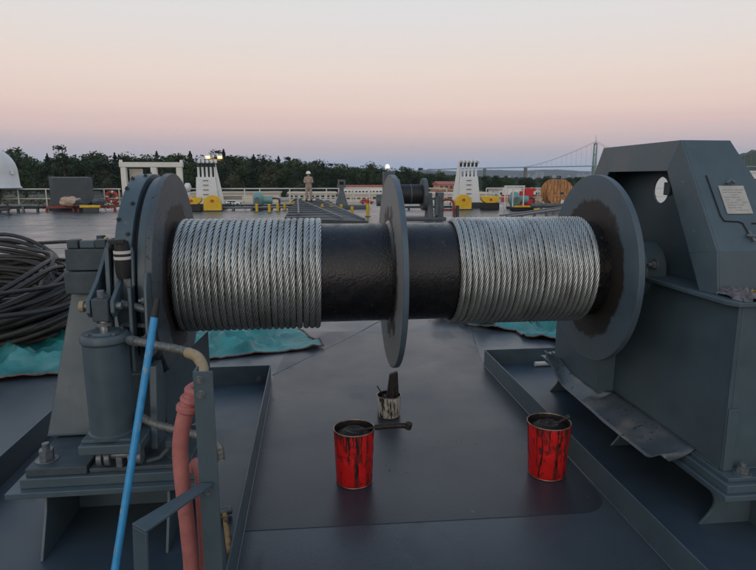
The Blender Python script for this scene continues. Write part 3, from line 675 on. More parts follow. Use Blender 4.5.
# cable reel of planks
t = thing('cable_reel', 'round wooden cable reel standing at the deck edge', 'cable reel', (14.3, 33, 0))
cx, cz, rr = 14.3, .86, .78
for side, y in ((0, 32.6), (1, 33.6)):
    for k in range(8):
        x0, x1 = -rr+2*rr*k/8+.012, -rr+2*rr*(k+1)/8-.012
        top = [math.sqrt(max(.0, rr*rr-x*x)) for x in (x0, (x0+x1)/2, x1)]
        pr_ = [(cx+x0, cz-top[0]), (cx+(x0+x1)/2, cz-top[1]), (cx+x1, cz-top[2]), (cx+x1, cz+top[2]), (cx+(x0+x1)/2, cz+top[1]), (cx+x0, cz+top[0])]
        part('plank', MB().prism(pr_, 'y', y-.04+.006*(k % 2), y+.04), 'reel_wood', t)
part('core', MB().cyl((cx, 32.65, cz), (cx, 33.55, cz), .42, n=24), 'reel_wood', t)
part('axle_hole', MB().cyl((cx+.1, 32.55, cz-.05), (cx+.1, 32.6, cz-.05), .1, n=14), 'dark_grey', t)
part('batten', MB().box(cx-.5, cx+.5, 32.53, 32.57, cz-.22, cz-.1), 'reel_wood', t)
part('label_sheet', MB().hexa([(cx+.0, 32.51, cz-.62), (cx+.2, 32.51, cz-.7), (cx+.2, 32.525, cz-.7), (cx, 32.525, cz-.62)], [(cx+.06, 32.51, cz-.38), (cx+.28, 32.51, cz-.46), (cx+.28, 32.525, cz-.46), (cx+.06, 32.525, cz-.38)]), 'white_paint', t)
# long pipes along the deck
def pipe(p, q, r, m, label, feet=4):
    t = thing('deck_pipe', label, 'pipe', ((p[0]+q[0])/2, (p[1]+q[1])/2, 0))
    part('pipe', MB().cyl(p, q, r, n=12), m, t)
    for i in range(feet):
        f = (i+.5)/feet; c = Vector(p).lerp(Vector(q), f); part('support', MB().box(c.x-.05, c.x+.05, c.y-.05, c.y+.05, 0, c.z-r*.5), m, t)
    return t
pipe((-24, 31.2, .34), (-13.6, 31.2, .34), .07, 'pipe_grey', 'grey deck pipe running in from the left edge', 7)
pipe((-24, 30.4, .18), (-14.6, 30.4, .18), .06, 'dark_grey', 'dark lower deck pipe at the left edge', 5)
pipe((-24, 31.9, .2), (-15.2, 31.9, .2), .08, 'rust_red', 'dark red deck pipe at the left edge', 5)
pipe((-4.6, 31.6, .16), (-.7, 31.6, .16), .06, 'pipe_grey', 'grey deck pipe in front of the round teal pump', 4)
pipe((-4.6, 32.1, .26), (-.7, 32.1, .26), .05, 'dark_grey', 'dark deck pipe just behind the grey one by the teal pump', 4)
pipe((3.8, 31.2, .16), (7.6, 31.2, .16), .06, 'dark_grey', 'dark deck pipe between the far winch and the right fairleads', 4)
pipe((11.0, 28.5, .33), (16.5, 28.5, .33), .11, 'far_grey', 'thick grey deck pipe in front of the cable reel', 5)
pipe((7.2, 21.0, .28), (13.0, 27.6, .30), .055, 'pipe_grey', 'slanting pale deck pipe seen between drum flange and cable reel', 3)
pipe((7.3, 22.1, .26), (12.4, 28.0, .28), .035, 'pipe_grey', 'thin slanting deck pipe beside the pale one', 3)
t = thing('vent_stub', 'thin dark upright stub on the deck at the far left', 'vent pipe', (-13.6, 28.5, 0))
part('pipe', MB().cyl((-13.9, 28.8, 0), (-13.9, 28.8, .55), .05, n=8), 'dark_grey', t); part('flange', MB().cyl((-13.9, 28.8, 0), (-13.9, 28.8, .05), .12, n=10), 'dark_grey', t)
tag(part('timber_plank', MB().box(-11.8, -7.25, 14.1, 14.24, 0, .05), 'reel_wood', bevel=.006), 'orange-brown timber plank lying on the deck at the left edge', 'plank')
# yellow posts
yp = [(-2.74, 30.2), (-2.07, 29.6), (-1.70, 30.4), (-1.40, 31.6), (-1.12, 32.4), (-.95, 33.0), (.55, 29.2), (1.0, 29.2), (1.47, 29.0), (1.86, 26.8), (2.5, 26.0)]
ylab = ['leftmost short yellow post, left of the black gangway', 'second short yellow post from the left', 'third short yellow post from the left', 'fourth short yellow post, by the gangway foot', 'fifth short yellow post, by the gangway foot', 'last short yellow post before the black gangway',
        'first short yellow post right of the gangway', 'second short yellow post right of the gangway', 'third short yellow post right of the gangway', 'yellow post below the black pedestal', 'tall yellow post with a red cap beside the centre flange']
for (x, y), l in zip(yp, ylab):
    t = thing('deck_post', l, 'post', (x, y, 0), 'short yellow posts on the far deck')
    h = .42 if l[0] != 't' or 'red' not in l else .6
    part('post', MB().cyl((x, y, 0), (x, y, h), .07, n=10), 'yellow_paint', t); part('foot', MB().box(x-.12, x+.12, y-.12, y+.12, 0, .03), 'far_grey', t)
    if 'red cap' in l: part('cap', MB().cyl((x, y, h), (x, y, h+.12), .09, n=10), 'bright_red', t)
# black gangway lying on deck
t = thing('gangway', 'black folded gangway with pale handrails lying on the deck', 'gangway', (.2, 29, 0))
part('ramp_plate', MB().hexa([(-1.1, 23.5, 0), (2.1, 21.6, 0), (.9, 35.0, 0), (-.85, 35.0, 0)], [(-1.1, 23.5, .12), (2.1, 21.6, .12), (.9, 34.5, .42), (-.85, 34.5, .42)]), 'dark_grey', t)
for k in range(9):
    y = 23.5+k*1.25; f = k/9
    part('tread', MB().box(-1.05+.2*f, 1.9-.95*f, y, y+.8, .13+.3*f, .16+.3*f), 'dark_grey', t)
for p, q in (((-.5, 23.6, .3), (-.75, 33.5, .75)), ((2.0, 22.0, .18), (.2, 33.5, .62)), ((1.2, 22.6, .2), (-.35, 30.5, .5))):
    part('handrail', MB().tube([p, q], .04, 6), 'pipe_grey', t)
tag(part('dark_platform', MB().box(1.0, 3.2, 32.6, 33.8, 0, .2), 'far_grey', bevel=.02), 'dark low platform under the black pedestal', 'platform')
t = thing('mooring_pedestal', 'dark flared pedestal with a square ring on top behind the drum', 'pedestal', (1.72, 33.2, .2))
part('cone', MB().lathe([(.48, .0), (.46, .06), (.2, .75), (.17, .8)], (1.72, 33.2, .2), n=4, a0=PI/4, a1=PI/4+2*PI), 'far_grey', t, smooth=False)
part('post', MB().box(1.6, 1.84, 33.08, 33.32, .98, 1.3), 'far_grey', t)
hd = MB(); hd.box(1.5, 1.6, 33.1, 33.3, 1.15, 1.62); hd.box(1.84, 1.94, 33.1, 33.3, 1.15, 1.62); hd.box(1.6, 1.84, 33.1, 33.3, 1.5, 1.62); part('ring_head', hd, 'far_grey', t)
# far winch
t = thing('far_winch', 'grey winch with black rope on its drum farther down the deck', 'winch', (4.1, 24, 0))
part('base', MB().box(2.9, 5.5, 23.5, 24.5, 0, .12), 'far_grey', t, bevel=.02)
part('pedestal', MB().box(2.95, 3.4, 23.7, 24.3, .12, 1.95), 'far_grey', t, bevel=.02)
part('motor', MB().cyl((2.68, 24, .8), (2.93, 24, .8), .24, n=20), 'far_grey', t)
part('rope_pack', MB().cyl((3.62, 24, 1.04), (4.05, 24, 1.04), .4, n=32), 'black_rubber', t); part('rope_pack', MB().cyl((4.1, 24, 1.04), (4.53, 24, 1.04), .4, n=32), 'black_rubber', t)
part('divider', MB().cyl((4.055, 24, 1.04), (4.095, 24, 1.04), .41, n=32), 'far_grey', t)
part('flange', MB().cyl((3.45, 24, 1.04), (3.6, 24, 1.04), .62, n=36), 'far_grey', t); part('flange', MB().cyl((4.56, 24, 1.04), (4.72, 24, 1.04), .66, n=36), 'far_grey', t)
part('brake_post', MB().hexa([(4.75, 23.6, .12), (5.0, 23.6, .12), (5.0, 24.3, .12), (4.75, 24.3, .12)], [(4.75, 23.8, 1.1), (4.95, 23.8, 1.1), (4.95, 24.2, 1.1), (4.75, 24.2, 1.1)]), 'far_grey', t)
part('brake_cylinder', MB().cyl((5.1, 23.55, .2), (5.1, 23.55, .95), .1, n=16), 'winch_paint', t); part('brake_post', MB().box(5.15, 5.4, 23.6, 24.1, .12, 1.12), 'far_grey', t)
t = thing('deck_lamp', 'small lit lamp on a thin pole over the far winch', 'lamp', (3.2, 24.6, 0))
part('pole', MB().cyl((3.2, 24.6, 0), (3.2, 24.6, 2.1), .03, n=8), 'far_grey', t); part('lamp_head', MB().lathe([(.01, .16), (.07, .13), (.09, .02), (.05, 0)], (3.2, 24.6, 2.1), n=14), 'lamp_glow', t)
t = thing('red_pipe_loop', 'dark red pipe loop standing on the deck right of the far winch', 'pipe', (5.6, 23.4, 0))
part('pipe', MB().tube(spline([(5.35, 23.5, .82), (5.6, 23.4, .84), (5.74, 23.35, .72), (5.76, 23.3, .4), (5.76, 23.3, 0)]), .05, 8), 'rust_red', t)
part('lower_pipe', MB().tube([(5.35, 23.5, .42), (5.72, 23.4, .42)], .045, 8), 'rust_red', t); part('guard_post', MB().box(5.85, 5.95, 23.2, 23.4, 0, .6), 'dark_grey', t)
# ------------------------------------------------------------------ the man at the railing
px_, py_ = -.12, 33.4
t = thing('person', 'person in tan coveralls and white hard hat standing by the railing', 'person', (px_, py_, .42))
def skinned(name, joints, edges, radii, m, parent, sub=2):
    me = bpy.data.meshes.new(name); me.from_pydata(joints, edges, []); me.update()
    o = bpy.data.objects.new(name, me); col.objects.link(o); o.parent = parent; me.materials.append(M[m])
    sk = o.modifiers.new('skin', 'SKIN'); sk.use_smooth_shade = True
    if not me.skin_vertices:
        bpy.context.view_layer.objects.active = o
    for i, r in enumerate(radii):
        me.skin_vertices[0].data[i].radius = (r, r)
    me.skin_vertices[0].data[0].use_root = True
    s = o.modifiers.new('sub', 'SUBSURF'); s.levels = sub; s.render_levels = sub
    return o
S = .92
J = [(0, 0, .92), (0, 0, 1.15), (0, .0, 1.38), (0, -.01, 1.50), (0, -.03, 1.60), (0, -.02, 1.70),
     (-.19, 0, 1.40), (-.26, -.06, 1.14), (-.08, -.24, 1.12), (.19, 0, 1.40), (.25, -.05, 1.12), (.06, -.24, 1.16),
     (-.10, 0, .86), (-.13, -.02, .48), (-.14, .02, .08), (-.15, -.12, .04), (.10, 0, .86), (.13, -.02, .48), (.15, .02, .08), (.17, -.12, .04)]
E_ = [(0,1),(1,2),(2,3),(3,4),(4,5),(2,6),(6,7),(7,8),(2,9),(9,10),(10,11),(0,12),(12,13),(13,14),(14,15),(0,16),(16,17),(17,18),(18,19)]
rad = [.15,.14,.15,.06,.09,.08,.075,.055,.04,.075,.055,.04,.105,.08,.06,.045,.105,.08,.06,.045]
J = [(a*S, b_*S, c*S) for a, b_, c in J]
skinned('body', J, E_, [r*.85 for r in rad], 'skin', t)
C_ = [0,1,2,6,7,9,10,12,13,14,16,17,18]; idx = {v: i for i, v in enumerate(C_)}
cj = [J[i] for i in C_]; cj[idx[7]] = J[7]; 
ce = [(idx[a], idx[b_]) for a, b_ in E_ if a in idx and b_ in idx]
extra = [(-.13*S, -.2*S, 1.12*S), (.11*S, -.2*S, 1.15*S), (0, -.005, 1.46*S)]
cj += extra; ce += [(idx[7], len(cj)-3), (idx[10], len(cj)-2), (idx[2], len(cj)-1)]
skinned('coveralls', cj, ce, [rad[i]*1.08 for i in C_]+[.055, .055, .08], 'coverall', t)
for sx in (-1, 1): part('boot', MB().box(px_+sx*.14-.05, px_+sx*.14+.05, py_-.2, py_+.07, .42, .52), 'black_rubber', t, bevel=.02)
part('hard_hat', MB().lathe([(.01, .13), (.07, .115), (.115, .07), (.128, .0), (.15, -.012), (.15, -.02), (.12, -.02)], (px_, py_-.02, .42+1.665*S), n=24), 'helmet_white', t)
for sx in (-1, 1): part('eye', MB().box(px_+sx*.03-.012, px_+sx*.03+.012, py_-.118, py_-.105, .42+1.60*S, .42+1.615*S), 'black_rubber', t)

# ------------------------------------------------------------------ tarps, coil
def tarp(name, corners, label, seed, amp=.09, nx=70, ny=30, m='tarp', base=.0):
    P = [Vector(c) for c in corners]    # near-left, near-right, far-right, far-left
    def f(u, v):
        p = P[0].lerp(P[1], u).lerp(P[3].lerp(P[2], u), v)
        e = min(u, 1-u, v, 1-v); k = min(1, e*9)
        q = 1-abs(nz(p.x*1.4, p.y*1.4, seed))*2.2
        h = amp*max(0, q)**2+amp*.6*max(0, 1-abs(nz(p.x*3.3+4, p.y*2.6, seed))*4)+amp*.35*max(0, 1-abs(nz(p.x*7+p.y*3, p.y*6, seed))*5)+amp*.2*nz(p.x*9, p.y*9, seed)
        wob = .10*nz(u*6, v*6, seed+3)
        return (p.x+wob, p.y+wob*.8, .008+base+max(0, h)*(.25+.75*k))
    mb = crumple(nx, ny, f)
    t = part(name, mb, m, origin=(P[0].x, P[0].y, 0), ang=28); tag(t, label, 'tarpaulin')
    edge = [Vector(mb.v[i]) for i in range(nx+1)]+[Vector(mb.v[j*(nx+1)+nx]) for j in range(1, ny+1)]
    part('hem', MB().tube([p+Vector((0, 0, .006)) for p in edge], .008, 6), 'tarp_hem', t)
    return t
tarp('tarpaulin', [(-5.6, 4.25), (.10, 5.72), (-.62, 7.45), (-6.9, 9.9)], 'teal tarpaulin with a dark hem under the black hose coil', 11, .10, 110, 60)
tarp('tarpaulin', [(1.75, 6.55), (2.75, 5.35), (4.6, 6.6), (3.0, 8.2)], 'crumpled teal tarpaulin by the right drum flange', 23, .12, 60, 50)
tarp('tarpaulin_fold', [(1.42, 6.95), (2.02, 6.22), (2.25, 6.5), (1.7, 7.3)], 'brown underside of a tarpaulin folded over beside the teal one', 31, .13, 40, 18, m='tarp_brown', base=.03)
t = thing('hose_coil', 'big coil of black hoses piled on the teal tarpaulin', 'hose coil', (-4.35, 7.2, 0))
rc = random.Random(5); cable_n = 46
for k in range(cable_n):
    rx = 1.66-.55*rc.random(); ry = 1.60-.55*rc.random(); zo = .05+.46*(k/cable_n)*rc.uniform(.5, 1.1); cx = -4.14+rc.uniform(-.08, .08); cy = 6.62+rc.uniform(-.08, .08)
    ph = rc.uniform(0, 6); tl = rc.uniform(-.05, .16); N = 64; pts = []
    for i in range(N+1):
        a = 2*PI*i/N; up_ = (math.sin(a)+1)/2
        wv = .03*math.sin(3*a+ph)+.03*math.sin(5*a+ph*2)
        pts.append((cx+(rx+wv)*math.cos(a), cy+(ry+wv)*math.sin(a), zo*(1+.55*up_)+.12*up_*(k/cable_n)+.02*math.sin(4*a+ph)+tl*math.sin(2*a+ph)**2))
    part('hose', MB().tube(pts, rc.choice((.022, .026, .03)), 8), 'cable_brown' if k % 7 == 3 else 'black_cable', t)
for k in range(4):
    a = R(62+k*9); c = (-4.14+1.5*math.cos(a), 6.62+1.42*math.sin(a), .78-.04*k)
    part('tape_band', MB().cyl(c, (c[0]-.22, c[1]+.03, c[2]+.01), .036, n=10), 'white_tape' if k != 1 else 'tan_pipe', t)

# ------------------------------------------------------------------ drip trays
def wall(parent, x0, x1, y0, y1, h): part('side_wall', MB().box(x0, x1, y0, y1, .0, h), 'winch_paint', parent, bevel=.002)
t = thing('drip_tray', 'shallow steel tray round the left end of the winch', 'drip tray', (-1.05, 3, 0))
wall(t, -.37, -.362, .9, 4.73, .165); wall(t, -1.76, -.371, 4.722, 4.73, .165); wall(t, -1.768, -1.76, .9, 4.73, .165)
part('bead', MB().tube([(-.359, .9, .004), (-.359, 4.73, .004)], .005, 6), 'winch_paint', t)
part('drain_plug', hexbolt((-.46, 4.72, .05), (0, -1, 0), .016), 'bolt_steel', t)
t = thing('drip_tray', 'shallow steel tray round the right end of the winch', 'drip tray', (2.4, 3, 0))
wall(t, 1.552, 1.56, .9, 5.0, .15); wall(t, 1.561, 3.6, 4.992, 5.0, .15)
part('bead', MB().tube([(1.549, .9, .004), (1.549, 5.0, .004)], .005, 6), 'winch_paint', t)
tag(part('wood_stick', MB().cyl((2.0, 4.9, .03), (2.42, 4.92, .03), .022, n=10), 'white_tape'), 'pale short rod lying inside the far corner of the right tray', 'rod')

# ------------------------------------------------------------------ THE WINCH
AY, AZ = 3.4, 1.15
W = thing('mooring_winch', 'large blue-grey deck winch with steel wire rope on a split drum', 'winch', (.48, AY, 0))
def wp(name, mb, m='winch_paint', bevel=.0025, parent=None, **k): return part(name, mb, m, parent or W, bevel=bevel, **k)
AX = lambda x: (x, AY, AZ)
wp('barrel', MB().lathe([(.288, -1.35), (.288, 1.25)], AX(.45), 'x', n=96), 'grease', 0, origin=AX(.45))
wp('shaft', MB().cyl(AX(-1.35), AX(2.4), .085, n=32), 'winch_paint', 0)
def disc(x0, x1, r, rin, m, name='flange', n=120):
    return wp(name, MB().lathe([(rin, 0), (r, 0), (r, x1-x0), (rin, x1-x0), (rin, 0)], AX(x0), 'x', n=n), m, .003, origin=AX(x0))
disc(-.79, -.757, .575, .28, 'flange_left')
disc(.452, .482, .568, .28, 'flange_bare')
disc(1.70, 1.735, .57, .28, 'flange_paint')
for x in (.44, .484): wp('weld_ring', MB().lathe([(.285, 0), (.305, .004), (.285, .02)] if x > .46 else [(.285, -.008), (.305, .01), (.285, .012)], AX(x), 'x', n=72), 'grease', 0)
# wire rope: six laid strands wound on the barrel, one helix each side
def wire(x0, x1, wraps, seed, hand=1, jt=.10):
    rr = (x1-x0)/wraps/2; Rm = .288+rr*1.0
    N = int(wraps*150); th = np.linspace(0, wraps*2*PI, N)
    jit = np.interp(th, np.arange(0, wraps+1)*2*PI, np.random.RandomState(seed).uniform(-jt, jt, wraps+1))*rr*2
    X = x0+rr+(x1-x0-2*rr)*th/th[-1]+jit; s = th*Rm; th = th+PI*1.15
    c = np.stack([X, AY-Rm*np.cos(th), AZ+Rm*np.sin(th)], 1)
    n_ = np.stack([0*th, -np.cos(th), np.sin(th)], 1); e = np.tile([1., 0, 0], (N, 1)); tg = np.stack([0*th, np.sin(th), np.cos(th)], 1)
    lay = rr*2*6.4; m = 6; V = []; F = []
    for k in range(6):
        ph = hand*2*PI*s/lay+2*PI*k/6
        off = n_*np.cos(ph)[:, None]+e*np.sin(ph)[:, None]
        tw = (hand*2*PI/lay)*rr*.64
        d_ = -n_*np.sin(ph)[:, None]+e*np.cos(ph)[:, None]
        tt = tg+d_*tw; tt /= np.linalg.norm(tt, axis=1)[:, None]
        b2 = np.cross(tt, off); p = c+off*rr*.64; rs_ = rr*.355
        base = k*N*m
        ring = np.stack([p+(off*math.cos(2*PI*j/m)+b2*math.sin(2*PI*j/m))*rs_ for j in range(m)], 1)
        V.append(ring.reshape(-1, 3))
        i = np.arange(N-1)[:, None]*m; j = np.arange(m)[None]; j2 = (j+1) % m
        q = np.stack([i+j, i+j2, i+m+j2, i+m+j], 2).reshape(-1, 4)+base; F.append(q)
    V = np.concatenate(V)-np.array([.48, AY, 0]); F = np.concatenate(F)
    me = bpy.data.meshes.new('wire_rope'); me.vertices.add(len(V)); me.vertices.foreach_set('co', V.ravel())
    me.loops.add(F.size); me.loops.foreach_set('vertex_index', F.ravel().astype(np.int32))
    me.polygons.add(len(F)); me.polygons.foreach_set('loop_start', np.arange(0, F.size, 4, dtype=np.int32)); me.update(calc_edges=True)
    me.polygons.foreach_set('use_smooth', [True]*len(F)); me.validate()
    me.materials.append(M['steel_wire']); o = bpy.data.objects.new('wire_rope', me); col.objects.link(o); o.parent = W; return o
wire(-.752, .068, 23, 1)['label'] = 'wire rope wound on the left half of the drum'
wire(.800, 1.64, 25, 2, 1, .16)['label'] = 'wire rope wound on the right half of the drum'
# rope clamp bolts seen on left flange face
# --- left end: brake drum, guard, band
wp('brake_drum', MB().lathe([(.3, 0), (.555, 0), (.555, -.043), (.3, -.043)], AX(-.79), 'x', n=96), 'winch_paint', .002)
wp('brake_lining', MB().lathe([(.3, 0), (.535, 0), (.535, -.02), (.3, -.02)], AX(-.834), 'x', n=96), 'dark_gap', 0)
gd = wp('brake_guard', MB().lathe([(.30, 0), (.572, 0), (.572, -.080), (.30, -.080), (.30, 0)], AX(-.855), 'x', n=72, a0=R(-38), a1=R(200)), 'winch_paint', .003)
for a, dx in ((48, -.02), (72, -.07), (78, -.02), (60, -.07), (38, -.07), (30, -.02), (96, -.04), (18, -.06)):
    c, s = math.cos(R(a)), math.sin(R(a)); p = Vector((-.855+dx, AY-.572*c, AZ+.572*s))
    part('bolt', hexbolt(p, (0, -c, s), .0075, .007, .003), 'dark_grey', gd)
wp('guard_stiffener', MB().prism([(2.80, .86), (2.83, .86), (2.86, 1.36), (2.835, 1.38)], 'x', -.852, -.838))
wp('guard_stiffener', MB().prism([(2.79, .95), (2.83, .95), (2.86, 1.36), (2.83, 1.38)], 'x', -.965, -.945))
# --- left pedestal column and bearing
wp('pedestal_column', MB().hexa([(-1.37, 2.97, .40), (-1.0, 2.97, .40), (-1.0, 3.9, .40), (-1.37, 3.9, .40)], [(-1.25, 3.14, 1.115), (-.99, 3.14, 1.115), (-.99, 3.7, 1.115), (-1.25, 3.7, 1.115)]), bevel=.006)
wp('bearing_cap', MB().box(-1.243, -1.045, 3.08, 3.6, 1.235, 1.345), 'winch_paint_dull', .006)
wp('bearing_block', MB().box(-1.25, -1.035, 3.06, 3.62, 1.117, 1.231), 'winch_paint_dull', .006)
for x in (-1.21, -1.075): wp('bearing_nut', MB().box(x-.028, x+.028, 3.10, 3.17, 1.346, 1.39), 'winch_paint_dull', .006)
wp('cap_bridge', MB().box(-1.18, -1.105, 3.11, 3.16, 1.347, 1.385), 'winch_paint', .004)
wp('grease_fitting', MB().cyl((-1.17, 3.4, 1.35), (-1.17, 3.4, 1.385), .024, n=12), 'winch_paint_dull', .002)
wp('yellow_cap', MB().cyl((-1.13, 3.36, 1.35), (-1.13, 3.36, 1.378), .016, .010, n=10), 'yellow_paint', 0)
# --- foundation, left
wp('base_plate', MB().prism([(-1.40, 2.58), (-.53, 2.58), (-.53, 3.02), (-.80, 3.12), (-.80, 4.2), (-1.40, 4.2)], 'z', .27, .298), bevel=.003)
wp('base_plate', MB().prism([(-1.35, 2.62), (-.56, 2.62), (-.56, 2.98), (-.83, 3.08), (-.83, 4.15), (-1.35, 4.15)], 'z', .2985, .345), bevel=.004)
wp('shim_plate', MB().box(-1.33, -1.06, 2.64, 3.1, .3455, .385), 'winch_paint_dull', .004)
wp('shim_plate', MB().box(-1.055, -.60, 2.65, 3.1, .3455, .366), 'winch_paint_dull', .004)
for x, y, z in ((-1.27, 2.73, .385), (-1.10, 2.82, .385), (-.68, 2.76, .366)):
    wp('foundation_bolt', hexbolt((x, y, z), (0, 0, 1), .034, .05, .03), 'bolt_steel', .001)
wp('web', MB().box(-1.39, -.55, 2.94, 2.965, 0.006, .269), bevel=.002)
for x in (-1.235, -.69):
    wp('gusset', MB().prism([(2.50, .006), (2.55, .006), (2.935, .006), (2.935, .268), (2.60, .268), (2.585, .20)], 'x', x-.007, x+.007), bevel=.002)
wp('web', MB().box(-1.05, -.90, 2.966, 4.1, .006, .269), bevel=.002)
# lower linkage: roller and fork under the cylinder
wp('cylinder_foot', MB().box(-1.075, -.80, 2.60, 2.86, .455, .50), bevel=.005)
wp('cylinder_foot', MB().box(-1.07, -.85, 2.63, 2.83, .5005, .515), 'winch_paint', .003)
ro = MB(); ro.cyl((-.99, 2.66, .425), (-.83, 2.66, .425), .017, n=18)
wp('roller', ro, 'bolt_steel', .002)
for x in (-1.0, -.965, -.86, -.825): wp('roller_cheek', MB().cyl((x-.012, 2.66, .415), (x+.012, 2.66, .415), .038, n=20), 'bolt_steel', .002)
wp('roller_bracket', MB().box(-.93, -.90, 2.64, 2.70, .366, .42), 'bolt_steel', .004)
wp('link_bar', MB().tube([(-.80, 2.68, .375), (-.74, 2.68, .39), (-.68, 2.70, .45)], .012, 8), 'winch_paint_dull', 0)
wp('link_clamp', MB().box(-.71, -.65, 2.67, 2.73, .44, .475), 'winch_paint_dull', .004)
# brake cylinder
cx, cy = -.955, 2.72
cyl_ = wp('brake_cylinder', MB().lathe([(.02, .514), (.106, .514), (.106, .53), (.100, .534), (.100, .955), (.108, .966), (.108, .985), (.100, 1.0), (.07, 1.002), (.066, 1.012), (.02, 1.012)], (cx, cy, 0), n=64), 'winch_paint', 0)
for k in range(4):
    a = R(45+90*k); part('screw', MB().cyl((cx+.08*math.cos(a), cy+.08*math.sin(a), 1.002), (cx+.08*math.cos(a), cy+.08*math.sin(a), 1.012), .009, n=8), 'bolt_steel', cyl_)
wp('piston_rod', MB().cyl((cx, cy, 1.01), (cx, cy, 1.09), .019, n=20), 'chrome', 0)
wp('rod_collar', MB().cyl((cx, cy, 1.035), (cx, cy, 1.05), .034, n=20), 'bolt_steel', .001)
wp('clevis_block', MB().box(cx-.036, cx+.036, cy-.04, cy+.04, 1.06, 1.165), 'winch_paint_dull', .006)
wp('clevis_screw', MB().cyl((cx, cy-.01, 1.165), (cx, cy-.01, 1.20), .017, n=8), 'bolt_steel', .001)
wp('clevis_pin', MB().cyl((cx-.085, cy, 1.125), (cx+.085, cy, 1.125), .018, n=18), 'bolt_steel', .002)
wp('pin_head', MB().cyl((cx-.098, cy, 1.125), (cx-.078, cy, 1.125), .026, n=20), 'tan_pipe', .002)
for sx in (-.052, .052):
    x = cx+sx
    prof = [(cy-.035, 1.10), (cy-.01, 1.075), (cy+.04, 1.09), (cy+.25, 1.19), (cy+.40, 1.30), (cy+.40, 1.40), (cy+.32, 1.40), (cy+.10, 1.225), (cy-.03, 1.155)]
    wp('brake_lever', MB().prism(prof, 'x', x-.009, x+.009), bevel=.003)
wp('lever_crosspin', MB().cyl((cx-.07, cy+.3, 1.31), (cx+.16, cy+.3, 1.31), .03, n=18), 'winch_paint', .003)
wp('band_bracket', MB().prism([(2.72, .88), (2.75, .86), (2.86, .86), (2.88, 1.25), (2.78, 1.27), (2.75, 1.20)], 'x', -.78, -.765), bevel=.004)
wp('band_bracket', MB().prism([(2.74, .80), (2.86, .80), (2.86, 1.20), (2.76, 1.20)], 'x', -.855, -.838), bevel=.004)
wp('bracket_bolt', hexbolt((-.785, 2.80, 1.13), (-1, 0, 0), .017, .015, .015), 'bolt_steel', .001)
wp('bracket_bolt', hexbolt((-.785, 2.80, .95), (-1, 0, 0), .017, .015, .015), 'bolt_steel', .001)
wp('tie_rod', MB().cyl((-.93, 2.86, 1.0), (-.76, 2.80, 1.005), .012, n=10), 'bolt_steel', 0)
wp('tie_rod', MB().cyl((-.90, 2.80, 1.12), (-.78, 2.82, 1.08), .02, n=10), 'bolt_steel', 0)
wp('lower_band_arm', MB().prism([(2.75, .40), (2.90, .40), (2.98, .66), (2.92, .80), (2.82, .80)], 'x', -.80, -.765), bevel=.004)
wp('stay_plate', MB().hexa([(-.78, 3.0, .345), (-.60, 3.3, .345), (-.60, 3.315, .345), (-.78, 3.015, .345)], [(-.78, 3.0, .70), (-.60, 3.3, .84), (-.60, 3.315, .84), (-.78, 3.015, .70)]), bevel=.002)
wp('gear_case', MB().box(-.98, -.84, 3.02, 3.5, .346, .70), 'winch_paint_dull', .01)
# --- right end
SX = 1.95
wp('base_plate', MB().box(1.885, 2.9, 2.28, 4.5, .215, .243), bevel=.003)
wp('base_plate', MB().box(1.905, 2.88, 2.30, 4.45, .2435, .285), bevel=.004)
wp('base_plate', MB().box(1.93, 2.86, 2.33, 4.40, .2855, .305), 'winch_paint', .003)
def concave(x, y, y2):
    pr_ = [(1.885, .006), (2.15, .006), (2.15, .214), (1.90, .214)]+[(1.90+.055*math.sin(PI*k/8), .214-.19*k/8) for k in range(1, 8)]
    return MB().prism(pr_, 'y', y, y2)
for y in (2.43, 3.3, 4.28): wp('foot_web', concave(0, y, y+.016), bevel=.002)
wp('web', MB().box(2.15, 2.17, 2.35, 4.4, .006, .214), bevel=0)
wp('side_frame', MB().box(SX, SX+.02, 2.412, 3.95, .3055, 1.118), bevel=.003)
wp('front_frame', MB().box(SX+.021, 2.85, 2.412, 2.432, .3055, 1.118), bevel=.003)
wp('front_strip', MB().box(SX-.001, SX+.05, 2.398, 2.4115, .306, .62), bevel=.002)
wp('top_plate', MB().prism([(1.90, 3.35), (1.90, 3.06), (1.90, 2.44), (1.93, 2.385), (2.88, 2.385), (2.88, 4.0), (1.90, 4.0)], 'z', 1.119, 1.141), bevel=.003)
wp('bearing_pedestal', MB().box(1.835, 1.949, 3.44, 4.12, .3055, 1.0), bevel=.003)
wp('bearing_housing', MB().lathe([(.09, 0), (.155, 0), (.165, .01), (.165, .13), (.09, .13), (.09, 0)], (1.90, AY-.13, AZ+.01), 'x', n=64), bevel=.003)
wp('dark_port', MB().cyl((2.09, 3.72, 1.49), (2.0995, 3.72, 1.49), .055, n=24), 'dark_gap', 0)
for x, y in ((2.03, 2.42-.05), (2.2, 2.36)): wp('foundation_bolt', hexbolt((x, y, .305), (0, 0, 1), .028, .03, .02), 'bolt_steel', .001)
wp('rib_bolt', hexbolt((1.92, 3.05, 1.22), (-1, 0, 0), .022, .02, .02), 'bolt_steel', .001)
# drip sheet along the right foot
def chute(u, v):
    y = 4.02-1.42*u; k = max(0, 1-u/.2); e = max(0, (u-.955)/.045)
    xi = 1.948 if y < 3.43 else 1.834
    return (xi+(1.735-xi)*v+.085*e*v-.03*k*v, y+.02*e*v, .322-.075*v-.012*math.sin(v*PI)+.006*math.sin(u*7)*v+.004*nz(u*9, v*2)+.19*k**1.3*(.25+.75*v)+.030*math.sin(e*PI)*v)
ch = crumple(48, 8, chute); o = wp('drip_sheet', ch, 'sheet_worn', 0); so = o.modifiers.new('solid', 'SOLIDIFY'); so.thickness = .005
